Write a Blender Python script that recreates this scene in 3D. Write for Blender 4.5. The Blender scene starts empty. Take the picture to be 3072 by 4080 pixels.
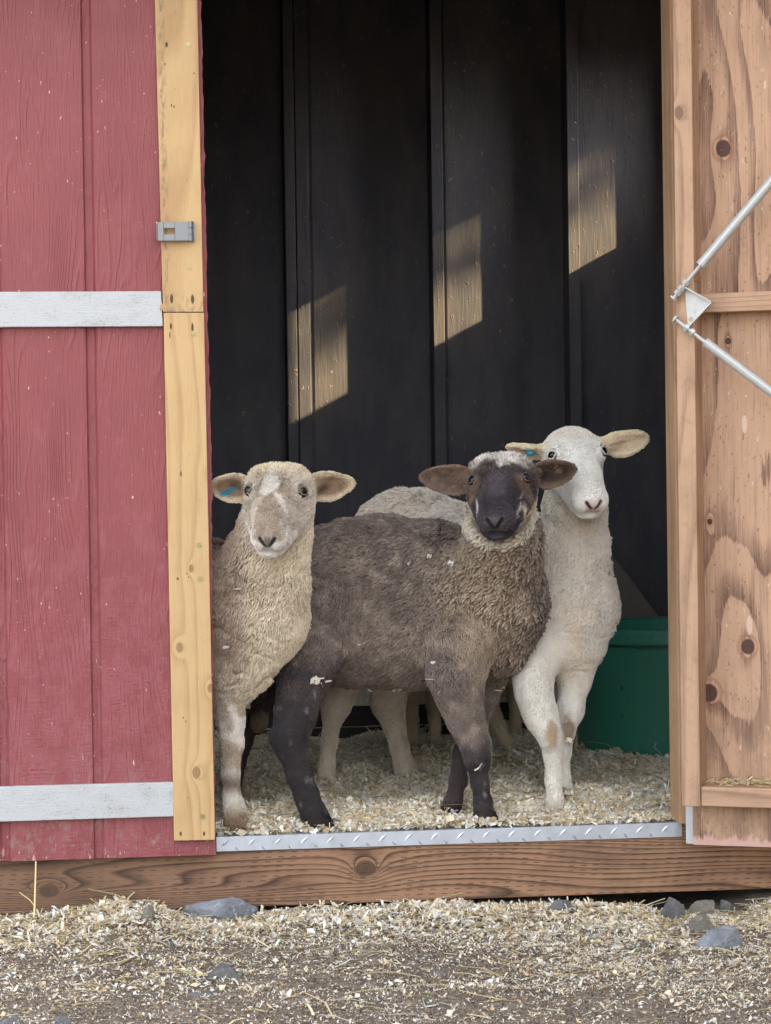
import bpy, bmesh, math, random
import numpy as np
from mathutils import Matrix, Vector, kdtree, noise as mnoise
C = bpy.context.scene.collection
sc = bpy.context.scene
RAD = math.radians
rng = np.random.default_rng(7)
random.seed(7)

# ------------------------------------------------------------------ camera
PW, PH, FPX = 3072.0, 4080.0, 9800.0
CAM = np.array([0.0, -5.4, 0.79])
YAW, PITCH, ROLL = RAD(6.8), RAD(1.0), RAD(-0.8)
fw = np.array([math.sin(YAW)*math.cos(PITCH), math.cos(YAW)*math.cos(PITCH), -math.sin(PITCH)])
r0 = np.array([math.cos(YAW), -math.sin(YAW), 0.0]); u0 = np.cross(r0, fw)
CR = math.cos(ROLL)*r0 + math.sin(ROLL)*u0
CU = -math.sin(ROLL)*r0 + math.cos(ROLL)*u0
CB = -fw
cd = bpy.data.cameras.new('camera'); co = bpy.data.objects.new('camera', cd); C.objects.link(co)
cd.sensor_fit = 'VERTICAL'; cd.sensor_height = 24.0; cd.lens = 24.0*FPX/PH
cd.clip_start = 0.05; cd.clip_end = 500
co.matrix_world = Matrix(((CR[0], CU[0], CB[0], CAM[0]), (CR[1], CU[1], CB[1], CAM[1]), (CR[2], CU[2], CB[2], CAM[2]), (0, 0, 0, 1)))
sc.camera = co

def ray(px, py):
    return fw + CR*(px-PW/2)/FPX - CU*(py-PH/2)/FPX
def at(px, py, Y):
    d = ray(px, py); return CAM + d*((Y-CAM[1])/d[1])
def on_plane(px, py, p0, n):
    d = ray(px, py); return CAM + d*(np.dot(np.array(p0)-CAM, n)/np.dot(d, n))
def mpp(Y):
    return (Y-CAM[1])/FPX

# ------------------------------------------------------------------ light
SUN = np.array([2.86, -1.0, 1.49]); SUN /= np.linalg.norm(SUN)
EL = math.asin(SUN[2]); AZ = math.atan2(SUN[0], SUN[1])
w = bpy.data.worlds.new("World"); sc.world = w; w.use_nodes = True
wt = w.node_tree; wt.nodes.clear()
sky = wt.nodes.new('ShaderNodeTexSky'); sky.sky_type = 'NISHITA'; sky.sun_disc = False
sky.sun_elevation = EL; sky.sun_rotation = AZ; sky.dust_density = 2.5; sky.air_density = 1.0
hs = wt.nodes.new('ShaderNodeHueSaturation'); hs.inputs['Saturation'].default_value = 0.25
bg = wt.nodes.new('ShaderNodeBackground'); bg.inputs['Strength'].default_value = 0.15
wo = wt.nodes.new('ShaderNodeOutputWorld')
wt.links.new(sky.outputs[0], hs.inputs['Color']); wt.links.new(hs.outputs[0], bg.inputs['Color']); wt.links.new(bg.outputs[0], wo.inputs['Surface'])
sl = bpy.data.lights.new('sun', 'SUN'); sl.energy = 5.0; sl.angle = RAD(0.5); sl.color = (1, 0.75, 0.40)
so = bpy.data.objects.new('sun', sl); C.objects.link(so)
so.rotation_euler = Vector(SUN).to_track_quat('Z', 'Y').to_euler(); so.location = (4, -3, 6)
vs = sc.view_settings; vs.view_transform = 'Standard'; vs.look = 'None'; vs.gamma = 1.0; vs.exposure = 2.78
sc.cycles.use_denoising = True
sc.cycles.max_bounces = 8; sc.cycles.diffuse_bounces = 4; sc.cycles.glossy_bounces = 3

# ------------------------------------------------------------------ helpers
def lin(r, g, b, k=1.0):
    c = np.array([r, g, b], float)/255.0
    return np.where(c <= 0.04045, c/12.92, ((c+0.055)/1.055)**2.4)*k
def tag(o, label=None, cat=None, group=None, kind=None):
    if label: o['label'] = label
    if cat: o['category'] = cat
    if group: o['group'] = group
    if kind: o['kind'] = kind
    return o
def empty(name, loc, label, cat, group=None):
    o = bpy.data.objects.new(name, None); C.objects.link(o); o.location = loc; o.empty_display_size = 0.05
    return tag(o, label, cat, group)
def link(o, parent=None):
    C.objects.link(o)
    if parent is not None:
        o.parent = parent
        if parent.type == 'EMPTY': o.matrix_parent_inverse = Matrix.Translation(-parent.location)
    return o
def obj(name, verts, faces, mat, parent=None, smooth=False, bevel=0.0, seg=2):
    me = bpy.data.meshes.new(name)
    me.from_pydata([tuple(map(float, v)) for v in verts], [], faces)
    me.update()
    if mat: me.materials.append(mat)
    o = bpy.data.objects.new(name, me)
    if smooth: me.polygons.foreach_set('use_smooth', [True]*len(me.polygons))
    link(o, parent)
    if bevel > 0:
        m = o.modifiers.new('bevel', 'BEVEL'); m.width = bevel; m.segments = seg; m.limit_method = 'ANGLE'
    return o
class MB:
    def __init__(s): s.v = []; s.f = []
    def add(s, v, f):
        n = len(s.v); s.v += [np.array(q, float) for q in v]; s.f += [tuple(i+n for i in q) for q in f]; return s
    def box(s, x0, x1, y0, y1, z0, z1, M=None):
        v = [np.array(p, float) for p in ((x0,y0,z0),(x1,y0,z0),(x1,y1,z0),(x0,y1,z0),(x0,y0,z1),(x1,y0,z1),(x1,y1,z1),(x0,y1,z1))]
        if M is not None: v = [M(p) for p in v]
        return s.add(v, [(0,3,2,1),(4,5,6,7),(0,1,5,4),(1,2,6,5),(2,3,7,6),(3,0,4,7)])
    def tube(s, pts, rad, n=12, cap=True):
        pts = [np.array(p, float) for p in pts]
        rad = rad if hasattr(rad, '__len__') else [rad]*len(pts)
        base = len(s.v); up = None
        for i, p in enumerate(pts):
            t = pts[min(i+1, len(pts)-1)]-pts[max(i-1, 0)]; t /= np.linalg.norm(t)+1e-12
            if up is None: up = np.array([0, 0, 1.0]) if abs(t[2]) < 0.9 else np.array([1.0, 0, 0])
            a = np.cross(t, up); a /= np.linalg.norm(a)+1e-12; b = np.cross(t, a); up = -b if np.dot(up, -b) > 0 else b
            for k in range(n):
                th = 2*math.pi*k/n; s.v.append(p+rad[i]*(a*math.cos(th)+b*math.sin(th)))
        for i in range(len(pts)-1):
            for k in range(n):
                s.f.append((base+i*n+k, base+i*n+(k+1) % n, base+(i+1)*n+(k+1) % n, base+(i+1)*n+k))
        if cap:
            s.f.append(tuple(base+k for k in range(n))[::-1]); s.f.append(tuple(base+(len(pts)-1)*n+k for k in range(n)))
        return s
    def build(s, name, mat, parent=None, **k): return obj(name, s.v, s.f, mat, parent, **k)

class G:
    """small node-graph writer"""
    def __init__(s, name):
        s.m = bpy.data.materials.new(name); s.m.use_nodes = True; s.t = s.m.node_tree; s.t.nodes.clear()
        s.out = s.t.nodes.new('ShaderNodeOutputMaterial'); s.b = s.t.nodes.new('ShaderNodeBsdfPrincipled')
        s.t.links.new(s.b.outputs[0], s.out.inputs['Surface'])
        s.co = s.t.nodes.new('ShaderNodeTexCoord').outputs['Object']
    def put(s, sock, v):
        if isinstance(v, bpy.types.NodeSocket): s.t.links.new(v, sock)
        elif v is not None:
            if hasattr(v, '__len__'):
                v = list(v); n = len(sock.default_value)
                v = v+[1.0]*(n-len(v)); sock.default_value = v[:n]
            else:
                try: sock.default_value = v
                except TypeError: sock.default_value = [v]*len(sock.default_value)
    def mt(s, op, a, b=None, c=None, clamp=False):
        n = s.t.nodes.new('ShaderNodeMath'); n.operation = op; n.use_clamp = clamp
        s.put(n.inputs[0], a); s.put(n.inputs[1], b); s.put(n.inputs[2], c); return n.outputs[0]
    def sep(s, v):
        n = s.t.nodes.new('ShaderNodeSeparateXYZ'); s.put(n.inputs[0], v); return n.outputs
    def comb(s, x, y, z):
        n = s.t.nodes.new('ShaderNodeCombineXYZ'); s.put(n.inputs[0], x); s.put(n.inputs[1], y); s.put(n.inputs[2], z); return n.outputs[0]
    def scale(s, v, k):
        n = s.t.nodes.new('ShaderNodeVectorMath'); n.operation = 'MULTIPLY'; s.put(n.inputs[0], v); s.put(n.inputs[1], k); return n.outputs[0]
    def addv(s, v, k):
        n = s.t.nodes.new('ShaderNodeVectorMath'); n.operation = 'ADD'; s.put(n.inputs[0], v); s.put(n.inputs[1], k); return n.outputs[0]
    def noise(s, v, sc_=1.0, det=3.0, rough=0.55, dist=0.0):
        n = s.t.nodes.new('ShaderNodeTexNoise'); s.put(n.inputs['Vector'], v); n.inputs['Scale'].default_value = sc_
        n.inputs['Detail'].default_value = det; n.inputs['Roughness'].default_value = rough; n.inputs['Distortion'].default_value = dist
        return n.outputs['Fac']
    def voro(s, v, sc_=1.0, out='Distance'):
        n = s.t.nodes.new('ShaderNodeTexVoronoi'); s.put(n.inputs['Vector'], v); n.inputs['Scale'].default_value = sc_; return n.outputs[out]
    def ramp(s, f, stops, interp='LINEAR'):
        n = s.t.nodes.new('ShaderNodeValToRGB'); n.color_ramp.interpolation = interp; e = n.color_ramp.elements
        while len(e) < len(stops): e.new(0.5)
        for q, (p, c) in zip(e, stops):
            q.position = p; q.color = (list(c)+[1])[:4] if hasattr(c, '__len__') else (c, c, c, 1)
        s.put(n.inputs[0], f); return n.outputs[0]
    def mix(s, f, a, b, mode='MIX'):
        n = s.t.nodes.new('ShaderNodeMix'); n.data_type = 'RGBA'; n.blend_type = mode
        s.put(n.inputs[0], f); s.put(n.inputs[6], a); s.put(n.inputs[7], b); return n.outputs[2]
    def step(s, v, lo, hi):
        n = s.t.nodes.new('ShaderNodeMapRange'); n.interpolation_type = 'SMOOTHSTEP'
        s.put(n.inputs[0], v); n.inputs[1].default_value = lo; n.inputs[2].default_value = hi; return n.outputs[0]
    def blob(s, x, z, cx, cz, rx, rz):
        a = s.mt('DIVIDE', s.mt('SUBTRACT', x, cx), rx); b = s.mt('DIVIDE', s.mt('SUBTRACT', z, cz), rz)
        return s.mt('SQRT', s.mt('ADD', s.mt('MULTIPLY', a, a), s.mt('MULTIPLY', b, b)))
    def bump(s, h, dist=0.002, strength=1.0, prev=None):
        n = s.t.nodes.new('ShaderNodeBump'); n.inputs['Distance'].default_value = dist; n.inputs['Strength'].default_value = strength
        s.put(n.inputs['Height'], h)
        if prev is not None: s.t.links.new(prev, n.inputs['Normal'])
        return n.outputs[0]
    def attr(s, name):
        n = s.t.nodes.new('ShaderNodeAttribute'); n.attribute_name = name; return n.outputs['Color']
    def fin(s, col, rough=0.6, normal=None, spec=0.4, metal=0.0):
        s.put(s.b.inputs['Base Color'], col); s.put(s.b.inputs['Roughness'], rough); s.put(s.b.inputs['Metallic'], metal)
        s.b.inputs['Specular IOR Level'].default_value = spec
        if normal is not None: s.t.links.new(normal, s.b.inputs['Normal'])
        return s.m

# ------------------------------------------------------------------ materials
def wood(name, along, light, dark, knots=(), rough=0.6, fine=1.0, ringk=26.0, marks=(), stain=None, seed=0.0, spec=0.3, dirt=0.0, ramp_=0.55):
    """sawn timber; along = grain axis ('x','z'); knots in the (grain-across, grain-along) object plane"""
    g = G(name); X = g.sep(g.co)
    if along == 'z': A, L = X[0], X[2]
    else: A, L = X[2], X[0]
    Yy = X[1]
    base = g.comb(g.mt('ADD', A, seed), Yy, g.mt('MULTIPLY', L, 0.10))
    warp = g.noise(base, 5.0, 2.0, 0.5)
    f = g.mt('ADD', g.mt('MULTIPLY', warp, 1.0), g.mt('MULTIPLY', A, 2.2))
    kmask = None
    for (ka, kl, kr) in knots:
        d = g.blob(A, L, ka, kl, kr, kr*1.5)
        infl = g.mt('DIVIDE', 0.16, g.mt('ADD', 0.6, g.mt('MULTIPLY', d, d)))
        f = g.mt('ADD', f, infl)
        core = g.step(d, 1.05, 0.75)
        kmask = core if kmask is None else g.mt('MAXIMUM', kmask, core)
    saw = g.mt('FRACT', g.mt('MULTIPLY', f, ringk))
    rings = g.ramp(saw, [(0.0, 0.0), (0.55, 0.25), (0.86, 1.0), (1.0, 0.1)])
    fib = g.noise(g.comb(g.mt('MULTIPLY', A, 420*fine), g.mt('MULTIPLY', Yy, 420), g.mt('MULTIPLY', L, 14)), 1.0, 2.0)
    blot = g.noise(g.co, 9.0, 3.0)
    fac = g.mt('ADD', g.mt('MULTIPLY', rings, ramp_), g.mt('MULTIPLY', g.mt('SUBTRACT', fib, 0.5), 0.7))
    fac = g.mt('ADD', fac, g.mt('MULTIPLY', g.mt('SUBTRACT', blot, 0.5), 0.8), clamp=True)
    col = g.mix(fac, light, dark)
    if kmask is not None:
        col = g.mix(g.mt('MULTIPLY', kmask, 0.6), col, [dark[0]*0.45, dark[1]*0.38, dark[2]*0.36])
    sp = g.step(g.noise(g.comb(g.mt('MULTIPLY', A, 260), Yy, g.mt('MULTIPLY', L, 90)), 1.0, 1.0), 0.70, 0.78)
    col = g.mix(g.mt('MULTIPLY', sp, 0.45), col, [dark[0]*0.3, dark[1]*0.28, dark[2]*0.28])
    if stain is not None: col = stain(g, A, L, col)
    for (ma, ml, mr, mz) in marks:
        d = g.blob(A, L, ma, ml, mr, mz)
        col = g.mix(g.mt('MULTIPLY', g.step(d, 1.1, 0.6), 0.9), col, (0.03, 0.022, 0.016))
    if dirt > 0:
        dm = g.step(g.noise(g.co, 32.0, 4.0, 0.7), 0.52, 0.7)
        col = g.mix(g.mt('MULTIPLY', dm, dirt), col, (0.16, 0.12, 0.085))
    h = g.mt('ADD', g.mt('MULTIPLY', fib, 0.5), g.mt('MULTIPLY', rings, 0.35))
    return g.fin(col, rough, g.bump(h, 0.0012, 0.6), spec)

def ply_material():
    g = G('plywood'); X = g.sep(g.co); U, Z = X[0], X[2]
    P = g.comb(g.mt('MULTIPLY', U, 3.4), 0.7, g.mt('MULTIPLY', Z, 0.85))
    f = g.mt('ADD', g.noise(P, 1.25, 2.0, 0.45), g.mt('MULTIPLY', U, 0.75))
    for (kx, kz, kr) in PLY_KNOTS:
        d = g.blob(U, Z, kx, kz, kr*1.2, kr*3.2)
        f = g.mt('ADD', f, g.mt('DIVIDE', 0.15, g.mt('ADD', 1.0, g.mt('MULTIPLY', d, d))))
    jag = g.noise(g.comb(g.mt('MULTIPLY', U, 300), 0, g.mt('MULTIPLY', Z, 22)), 1.0, 2.0)
    f = g.mt('ADD', f, g.mt('MULTIPLY', jag, 0.022))
    saw = g.mt('FRACT', g.mt('MULTIPLY', f, 8.6))
    band = g.ramp(saw, [(0.0, 0.0), (0.48, 0.14), (0.72, 0.7), (0.93, 1.0), (0.965, 0.05)])
    fib = g.noise(g.comb(g.mt('MULTIPLY', U, 330), 0, g.mt('MULTIPLY', Z, 9)), 1.0, 3.0, 0.6)
    bl = g.noise(g.comb(g.mt('MULTIPLY', U, 14), 0, g.mt('MULTIPLY', Z, 5)), 1.0, 4.0, 0.6)
    st2 = g.noise(g.comb(g.mt('MULTIPLY', U, 85), 2.0, g.mt('MULTIPLY', Z, 2.6)), 1.0, 3.0, 0.6)
    light = lin(186, 151, 124); dark = lin(94, 64, 55)
    fac = g.mt('ADD', g.mt('MULTIPLY', band, 0.66), g.mt('MULTIPLY', g.mt('SUBTRACT', fib, 0.5), 1.3))
    fac = g.mt('ADD', fac, g.mt('MULTIPLY', g.mt('SUBTRACT', st2, 0.5), 1.0))
    fac = g.mt('ADD', fac, g.mt('MULTIPLY', g.mt('SUBTRACT', bl, 0.5), 1.15), clamp=True)
    col = g.mix(fac, light, dark)
    for (kx, kz, kr) in PLY_KNOTS:
        d = g.blob(U, Z, kx, kz, kr, kr*1.15)
        d = g.mt('ADD', d, g.mt('MULTIPLY', g.mt('SUBTRACT', bl, 0.5), 0.5))
        col = g.mix(g.mt('MULTIPLY', g.step(g.mt('ABSOLUTE', g.mt('SUBTRACT', d, 1.5)), 0.35, 0.0), 0.5), col, lin(150, 98, 70))
        col = g.mix(g.mt('MULTIPLY', g.step(d, 1.12, 0.9), 0.93), col, lin(70, 42, 38))
    spk = g.step(g.noise(g.comb(g.mt('MULTIPLY', U, 160), 0.3, g.mt('MULTIPLY', Z, 80)), 1.0, 2.0), 0.64, 0.71)
    col = g.mix(g.mt('MULTIPLY', spk, 0.55), col, lin(96, 60, 48))
    dust = g.step(g.noise(g.comb(g.mt('MULTIPLY', U, 120), 5.3, g.mt('MULTIPLY', Z, 45)), 1.0, 3.0), 0.67, 0.74)
    col = g.mix(g.mt('MULTIPLY', dust, 0.55), col, lin(228, 206, 180))
    grime = g.mt('MULTIPLY', g.step(Z, 0.55, 0.0), g.step(g.noise(g.comb(g.mt('MULTIPLY', U, 30), 4.4, g.mt('MULTIPLY', Z, 16)), 1.0, 4.0, 0.7), 0.42, 0.66))
    col = g.mix(g.mt('MULTIPLY', grime, 0.45), col, lin(120, 98, 84))
    # pinkish paint overspray along the bottom edge
    e = g.mt('ADD', g.mt('SUBTRACT', Z, PLY_Z0), g.mt('MULTIPLY', g.mt('SUBTRACT', g.noise(g.comb(g.mt('MULTIPLY', U, 95), 0, g.mt('MULTIPLY', Z, 16)), 1.0, 3.0), 0.5), 0.055))
    col = g.mix(g.mt('MULTIPLY', g.step(e, 0.024, 0.012), 0.8), col, lin(206, 168, 160))
    for (bx, bz, rx, rz) in PLY_CHIPS:
        col = g.mix(g.mt('MULTIPLY', g.step(g.blob(U, Z, bx, bz, rx, rz), 1.1, 0.85), 0.6), col, lin(222, 190, 178))
    return g.fin(col, 0.62, g.bump(g.mt('ADD', fib, g.mt('MULTIPLY', band, 0.4)), 0.0012, 0.5), 0.3)

def red_material():
    g = G('red_paint'); X = g.sep(g.co); U, Z = X[0], X[2]
    P = g.comb(g.mt('MULTIPLY', U, 9.0), 1.7, g.mt('MULTIPLY', Z, 1.1))
    n1 = g.noise(P, 1.0, 2.0, 0.45)
    tri = g.mt('PINGPONG', g.mt('MULTIPLY', g.mt('ADD', n1, g.mt('MULTIPLY', U, 2.6)), 46.0), 1.0)
    lines = g.step(tri, 0.62, 0.98)
    amp = g.step(g.noise(g.comb(g.mt('MULTIPLY', U, 7), 8.0, g.mt('MULTIPLY', Z, 2.2)), 1.0, 2.0), 0.36, 0.62)
    fib = g.noise(g.comb(g.mt('MULTIPLY', U, 230), 0, g.mt('MULTIPLY', Z, 26)), 1.0, 3.0, 0.6)
    hz = g.noise(g.comb(g.mt('MULTIPLY', U, 36), 0, g.mt('MULTIPLY', Z, 210)), 1.0, 2.0, 0.6)
    low = g.step(Z, 1.0, 0.25)
    h = g.mt('ADD', g.mt('MULTIPLY', g.mt('MULTIPLY', lines, amp), 0.40), g.mt('MULTIPLY', fib, 0.8))
    h = g.mt('ADD', h, g.mt('MULTIPLY', g.mt('MULTIPLY', hz, low), 0.5))
    blot = g.noise(g.co, 6.0, 4.0, 0.6)
    col = g.mix(blot, lin(148, 78, 81), lin(128, 65, 69))
    worn_sheen = g.step(g.mt('ADD', g.noise(g.comb(g.mt('MULTIPLY', U, 22), 3.1, g.mt('MULTIPLY', Z, 14)), 1.0, 5.0, 0.7), g.mt('MULTIPLY', low, 0.16)), 0.56, 0.72)
    col = g.mix(g.mt('MULTIPLY', worn_sheen, 0.16), col, lin(178, 116, 126))  # worn paint plus a pinkish sheen put into the colour, stronger low down
    spk = g.step(g.noise(g.comb(g.mt('MULTIPLY', U, 130), 2.2, g.mt('MULTIPLY', Z, 70)), 1.0, 2.0), 0.725, 0.76)
    col = g.mix(g.mt('MULTIPLY', spk, 0.8), col, lin(228, 205, 185))
    spk2 = g.step(g.mt('ADD', g.noise(g.comb(g.mt('MULTIPLY', U, 90), 6.2, g.mt('MULTIPLY', Z, 26)), 1.0, 3.0), g.mt('MULTIPLY', g.step(Z, 0.05, -0.08), 0.14)), 0.74, 0.8)
    col = g.mix(g.mt('MULTIPLY', spk2, 0.7), col, lin(214, 176, 160))
    mud = g.mt('MULTIPLY', g.step(Z, 0.30, -0.06), g.step(g.noise(g.comb(g.mt('MULTIPLY', U, 46), 1.3, g.mt('MULTIPLY', Z, 34)), 1.0, 5.0, 0.7), 0.50, 0.66))
    col = g.mix(g.mt('MULTIPLY', mud, 0.5), col, (0.30, 0.22, 0.19))
    r = g.mt('ADD', 0.36, g.mt('MULTIPLY', blot, 0.2))
    return g.fin(col, r, g.bump(h, 0.0034, 0.9), 0.38)

def white_material(name, speck):
    g = G(name); X = g.sep(g.co)
    fib = g.noise(g.comb(g.mt('MULTIPLY', X[0], 30), 0, g.mt('MULTIPLY', X[2], 260)), 1.0, 3.0)
    sp = g.step(g.noise(g.comb(g.mt('MULTIPLY', X[0], 170), speck, g.mt('MULTIPLY', X[2], 240)), 1.0, 3.0, 0.65), 0.53, 0.63)
    gr = g.step(g.noise(g.comb(g.mt('MULTIPLY', X[0], 16), speck, g.mt('MULTIPLY', X[2], 30)), 1.0, 4.0), 0.45, 0.75)
    col = g.mix(g.mt('MULTIPLY', gr, 0.5), (0.49, 0.51, 0.53), (0.38, 0.38, 0.37))
    col = g.mix(g.mt('MULTIPLY', sp, g.mt('ADD', 0.25, g.mt('MULTIPLY', gr, 0.6))), col, (0.24, 0.20, 0.16))
    crack = g.step(fib, 0.66, 0.72)
    col = g.mix(g.mt('MULTIPLY', crack, 0.35), col, (0.45, 0.43, 0.39))
    return g.fin(col, 0.5, g.bump(fib, 0.0012, 0.7), 0.4)

def black_material():
    g = G('black_wall_paint'); X = g.sep(g.co); U, Z = X[0], X[2]
    fib = g.noise(g.comb(g.mt('MULTIPLY', U, 120), X[1], g.mt('MULTIPLY', Z, 12)), 1.0, 3.0)
    dust = g.noise(g.comb(g.mt('MULTIPLY', U, 12), 0, g.mt('MULTIPLY', Z, 4)), 1.0, 4.0, 0.6)
    flk = g.step(g.noise(g.comb(g.mt('MULTIPLY', U, 60), 4, g.mt('MULTIPLY', Z, 38)), 1.0, 3.0, 0.6), 0.61, 0.70)
    patch = g.step(g.noise(g.co, 3.0, 2.0), 0.42, 0.6)
    col = g.mix(dust, (0.028, 0.035, 0.062), (0.125, 0.114, 0.108))
    col = g.mix(g.mt('MULTIPLY', g.mt('MULTIPLY', flk, patch), 0.8), col, (0.24, 0.17, 0.11))
    return g.fin(col, 0.8, g.bump(g.mt('ADD', g.mt('MULTIPLY', fib, 0.5), g.mt('MULTIPLY', flk, 0.7)), 0.0035, 0.8), 0.12)

def metal_material(name, col, rough, sc_=60, metal=0.9, amp=0.25, bumpd=0.0004):
    g = G(name); n = g.noise(g.co, sc_, 4.0, 0.6)
    c = g.mix(n, [q*(1-amp) for q in col], [min(1, q*(1+amp*0.6)) for q in col])
    dirt = g.step(g.noise(g.co, sc_*0.4, 3.0), 0.56, 0.75)
    c = g.mix(g.mt('MULTIPLY', dirt, 0.3), c, (0.28, 0.25, 0.2))
    r = g.mt('ADD', rough-0.1, g.mt('MULTIPLY', n, 0.25))
    return g.fin(c, r, g.bump(n, bumpd, 0.5), 0.5, g.mt('SUBTRACT', metal, g.mt('MULTIPLY', dirt, 0.4)))

def attr_material(name, rough=0.75, spec=0.25, nz=0.0, trans=False):
    g = G(name); c = g.attr('col')
    if nz > 0:
        n = g.noise(g.co, 240, 2.0); c = g.mix(1.0, c, g.mix(n, (1-nz,)*3, (1+nz,)*3), 'MULTIPLY')
    return g.fin(c, rough, None, spec)

def dirt_material():
    g = G('dirt'); n = g.noise(g.co, 7, 5, 0.65); n2 = g.noise(g.co, 90, 4, 0.7); n3 = g.noise(g.co, 320, 2, 0.6)
    c = g.ramp(g.mt('ADD', g.mt('MULTIPLY', n, 0.5), g.mt('MULTIPLY', n2, 0.5)), [(0.3, (0.10, 0.080, 0.064)), (0.52, (0.205, 0.17, 0.138)), (0.7, (0.36, 0.31, 0.255))])
    c = g.mix(g.mt('MULTIPLY', g.step(n3, 0.58, 0.68), 0.5), c, (0.36, 0.30, 0.22))
    return g.fin(c, 0.95, g.bump(g.mt('ADD', n2, g.mt('MULTIPLY', n3, 0.5)), 0.006, 0.9), 0.15)

def rock_material(name, c0, c1):
    g = G(name); n = g.noise(g.co, 14, 6, 0.65); v = g.noise(g.co, 60, 4, 0.7)
    c = g.mix(g.step(n, 0.3, 0.7), c0, c1)
    c = g.mix(g.mt('MULTIPLY', g.step(v, 0.56, 0.7), 0.6), c, [q*1.7 for q in c1])
    c = g.mix(g.mt('MULTIPLY', g.step(g.noise(g.co, 30, 3), 0.6, 0.75), 0.5), c, (0.2, 0.15, 0.11))
    return g.fin(c, 0.8, g.bump(g.mt('ADD', n, v), 0.005, 0.9), 0.3)

def plain(name, col, rough=0.5, spec=0.4, metal=0.0, nz=0.15, sc_=40):
    g = G(name); n = g.noise(g.co, sc_, 4.0, 0.6)
    c = g.mix(n, [q*(1-nz) for q in col], [min(1, q*(1+nz)) for q in col])
    return g.fin(c, rough, g.bump(n, 0.0008, 0.3), spec, metal)

# ------------------------------------------------------------------ shed
YB = 2.0                                   # inner face of the back wall
XL, XR = -0.95, 2.10
FLOOR = -0.07
BEAM_BOT = -0.178
shed = empty('shed', (0.6, 1.0, -0.18), 'red and black painted wooden shed with an open doorway', 'shed')
M_black = black_material(); M_red = red_material()
M_white_hi = white_material('white_trim_paint', 2.0); M_white_lo = white_material('white_trim_paint_low', 9.0)
M_galv = metal_material('galvanised_steel', (0.52, 0.53, 0.52), 0.5, 90, 0.45)
M_zinc = metal_material('zinc_plated_steel', (0.20, 0.205, 0.215), 0.38, 30, 0.9, 0.2, 0.0001)
M_alu = metal_material('tread_plate_aluminium', (0.60, 0.65, 0.74), 0.36, 40, 0.85, 0.12, 0.0002)
M_screw = plain('brass_screw', (0.36, 0.29, 0.15), 0.4, 0.5, 0.8, 0.3, 400)
M_hole = plain('dark_hole', (0.02, 0.016, 0.013), 0.9, 0.1)

def P3(px, py, Y=0.0):
    return at(px, py, Y)
def slab(name, poly, yf, yb, mat, parent, bevel=0.0, **k):
    """board cut to an outline on the facade plane, with real thickness"""
    f = [P3(px, py, yf) for px, py in poly]; n = len(f)
    b = [np.array([p[0], yb, p[2]]) for p in f]
    faces = [tuple(range(n)), tuple(range(2*n-1, n-1, -1))]+[(i, n+i, n+(i+1) % n, (i+1) % n) for i in range(n)]
    return obj(name, f+b, [q[::-1] for q in faces], mat, parent, bevel=bevel, **k)

# closed door leaf -------------------------------------------------
pan = MB()
edge = []
for py, px in ((-120, 800), (0, 803), (330, 808), (700, 816), (1070, 824), (1300, 826), (1420, 833), (1700, 840), (1880, 842), (1886, 845), (2060, 843), (2440, 849), (2900, 853), (3200, 857), (3380, 860)):
    q = P3(px, py, 0.02); edge.append((q[0], q[2]))
zs = sorted(set([round(e[1], 4) for e in edge]+[2.0]+list(np.round(np.linspace(-0.05, 1.85, 120), 4))))
ez = np.array([e[1] for e in edge][::-1]); ex = np.array([e[0] for e in edge][::-1])
zbl = P3(0, 3433, 0.02); zbr = P3(853, 3406, 0.02)
def bot(x): return zbl[2]+(zbr[2]-zbl[2])*(x-zbl[0])/(zbr[0]-zbl[0])
XG = P3(376, 2300, 0.02)[0]
prof = [(-0.78, 0.02)]
for xg in (XG-0.406, XG-0.203, XG):
    prof += [(xg-0.011, 0.02), (xg-0.007, 0.028), (xg+0.008, 0.028), (xg+0.013, 0.02)]
ncol = len(prof)+1
rows = [None]+[z for z in zs if z > 0.0]
for z in rows:
    xe = float(np.interp(z if z is not None else ez[0], ez, ex)) + (rng.normal()*0.0012 if z is not None else 0)
    for (x, y) in prof+[(xe, 0.02)]:
        pan.v.append(np.array([x, y, bot(x) if z is None else z]))
nr = len(rows)
for i in range(nr-1):
    for j in range(ncol-1):
        a = i*ncol+j; pan.f.append((a, a+1, a+ncol+1, a+ncol))
base = len(pan.v)
for i in range(nr):                                # thickness of the right edge, then a flat back
    p = pan.v[i*ncol+ncol-1]; pan.v.append(np.array([p[0]-0.001, 0.040, p[2]]))
for i in range(nr-1):
    a = i*ncol+ncol-1; pan.f.append((a, base+i, base+i+1, a+ncol))
b2 = len(pan.v)
for i in (0, nr-1): pan.v.append(np.array([-0.78, 0.040, pan.v[i*ncol][2]]))
pan.f.append(tuple([b2, b2+1]+[base+i for i in range(nr-1, -1, -1)]))
pan.f.append(tuple(list(range(ncol))[::-1]+[b2, base]))
door1 = pan.build('door', M_red, shed)
tag(door1, 'closed door leaf of grooved red painted boarding')
PINE_L, PINE_D = lin(200, 168, 122), lin(168, 131, 90)
def pl(px, py): q = P3(px, py); return q[0], q[2]
kn = [pl(842-0, 1888)+(0.010,), pl(783, 3078)+(0.010,), pl(762, 2265)+(0.006,), pl(716, 2580)+(0.008,), pl(838, 2742)+(0.007,)]
def nail(px, py, rx=0.0035, rz=0.007):
    q = pl(px, py); return (q[0], q[1], rx, rz)
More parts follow.
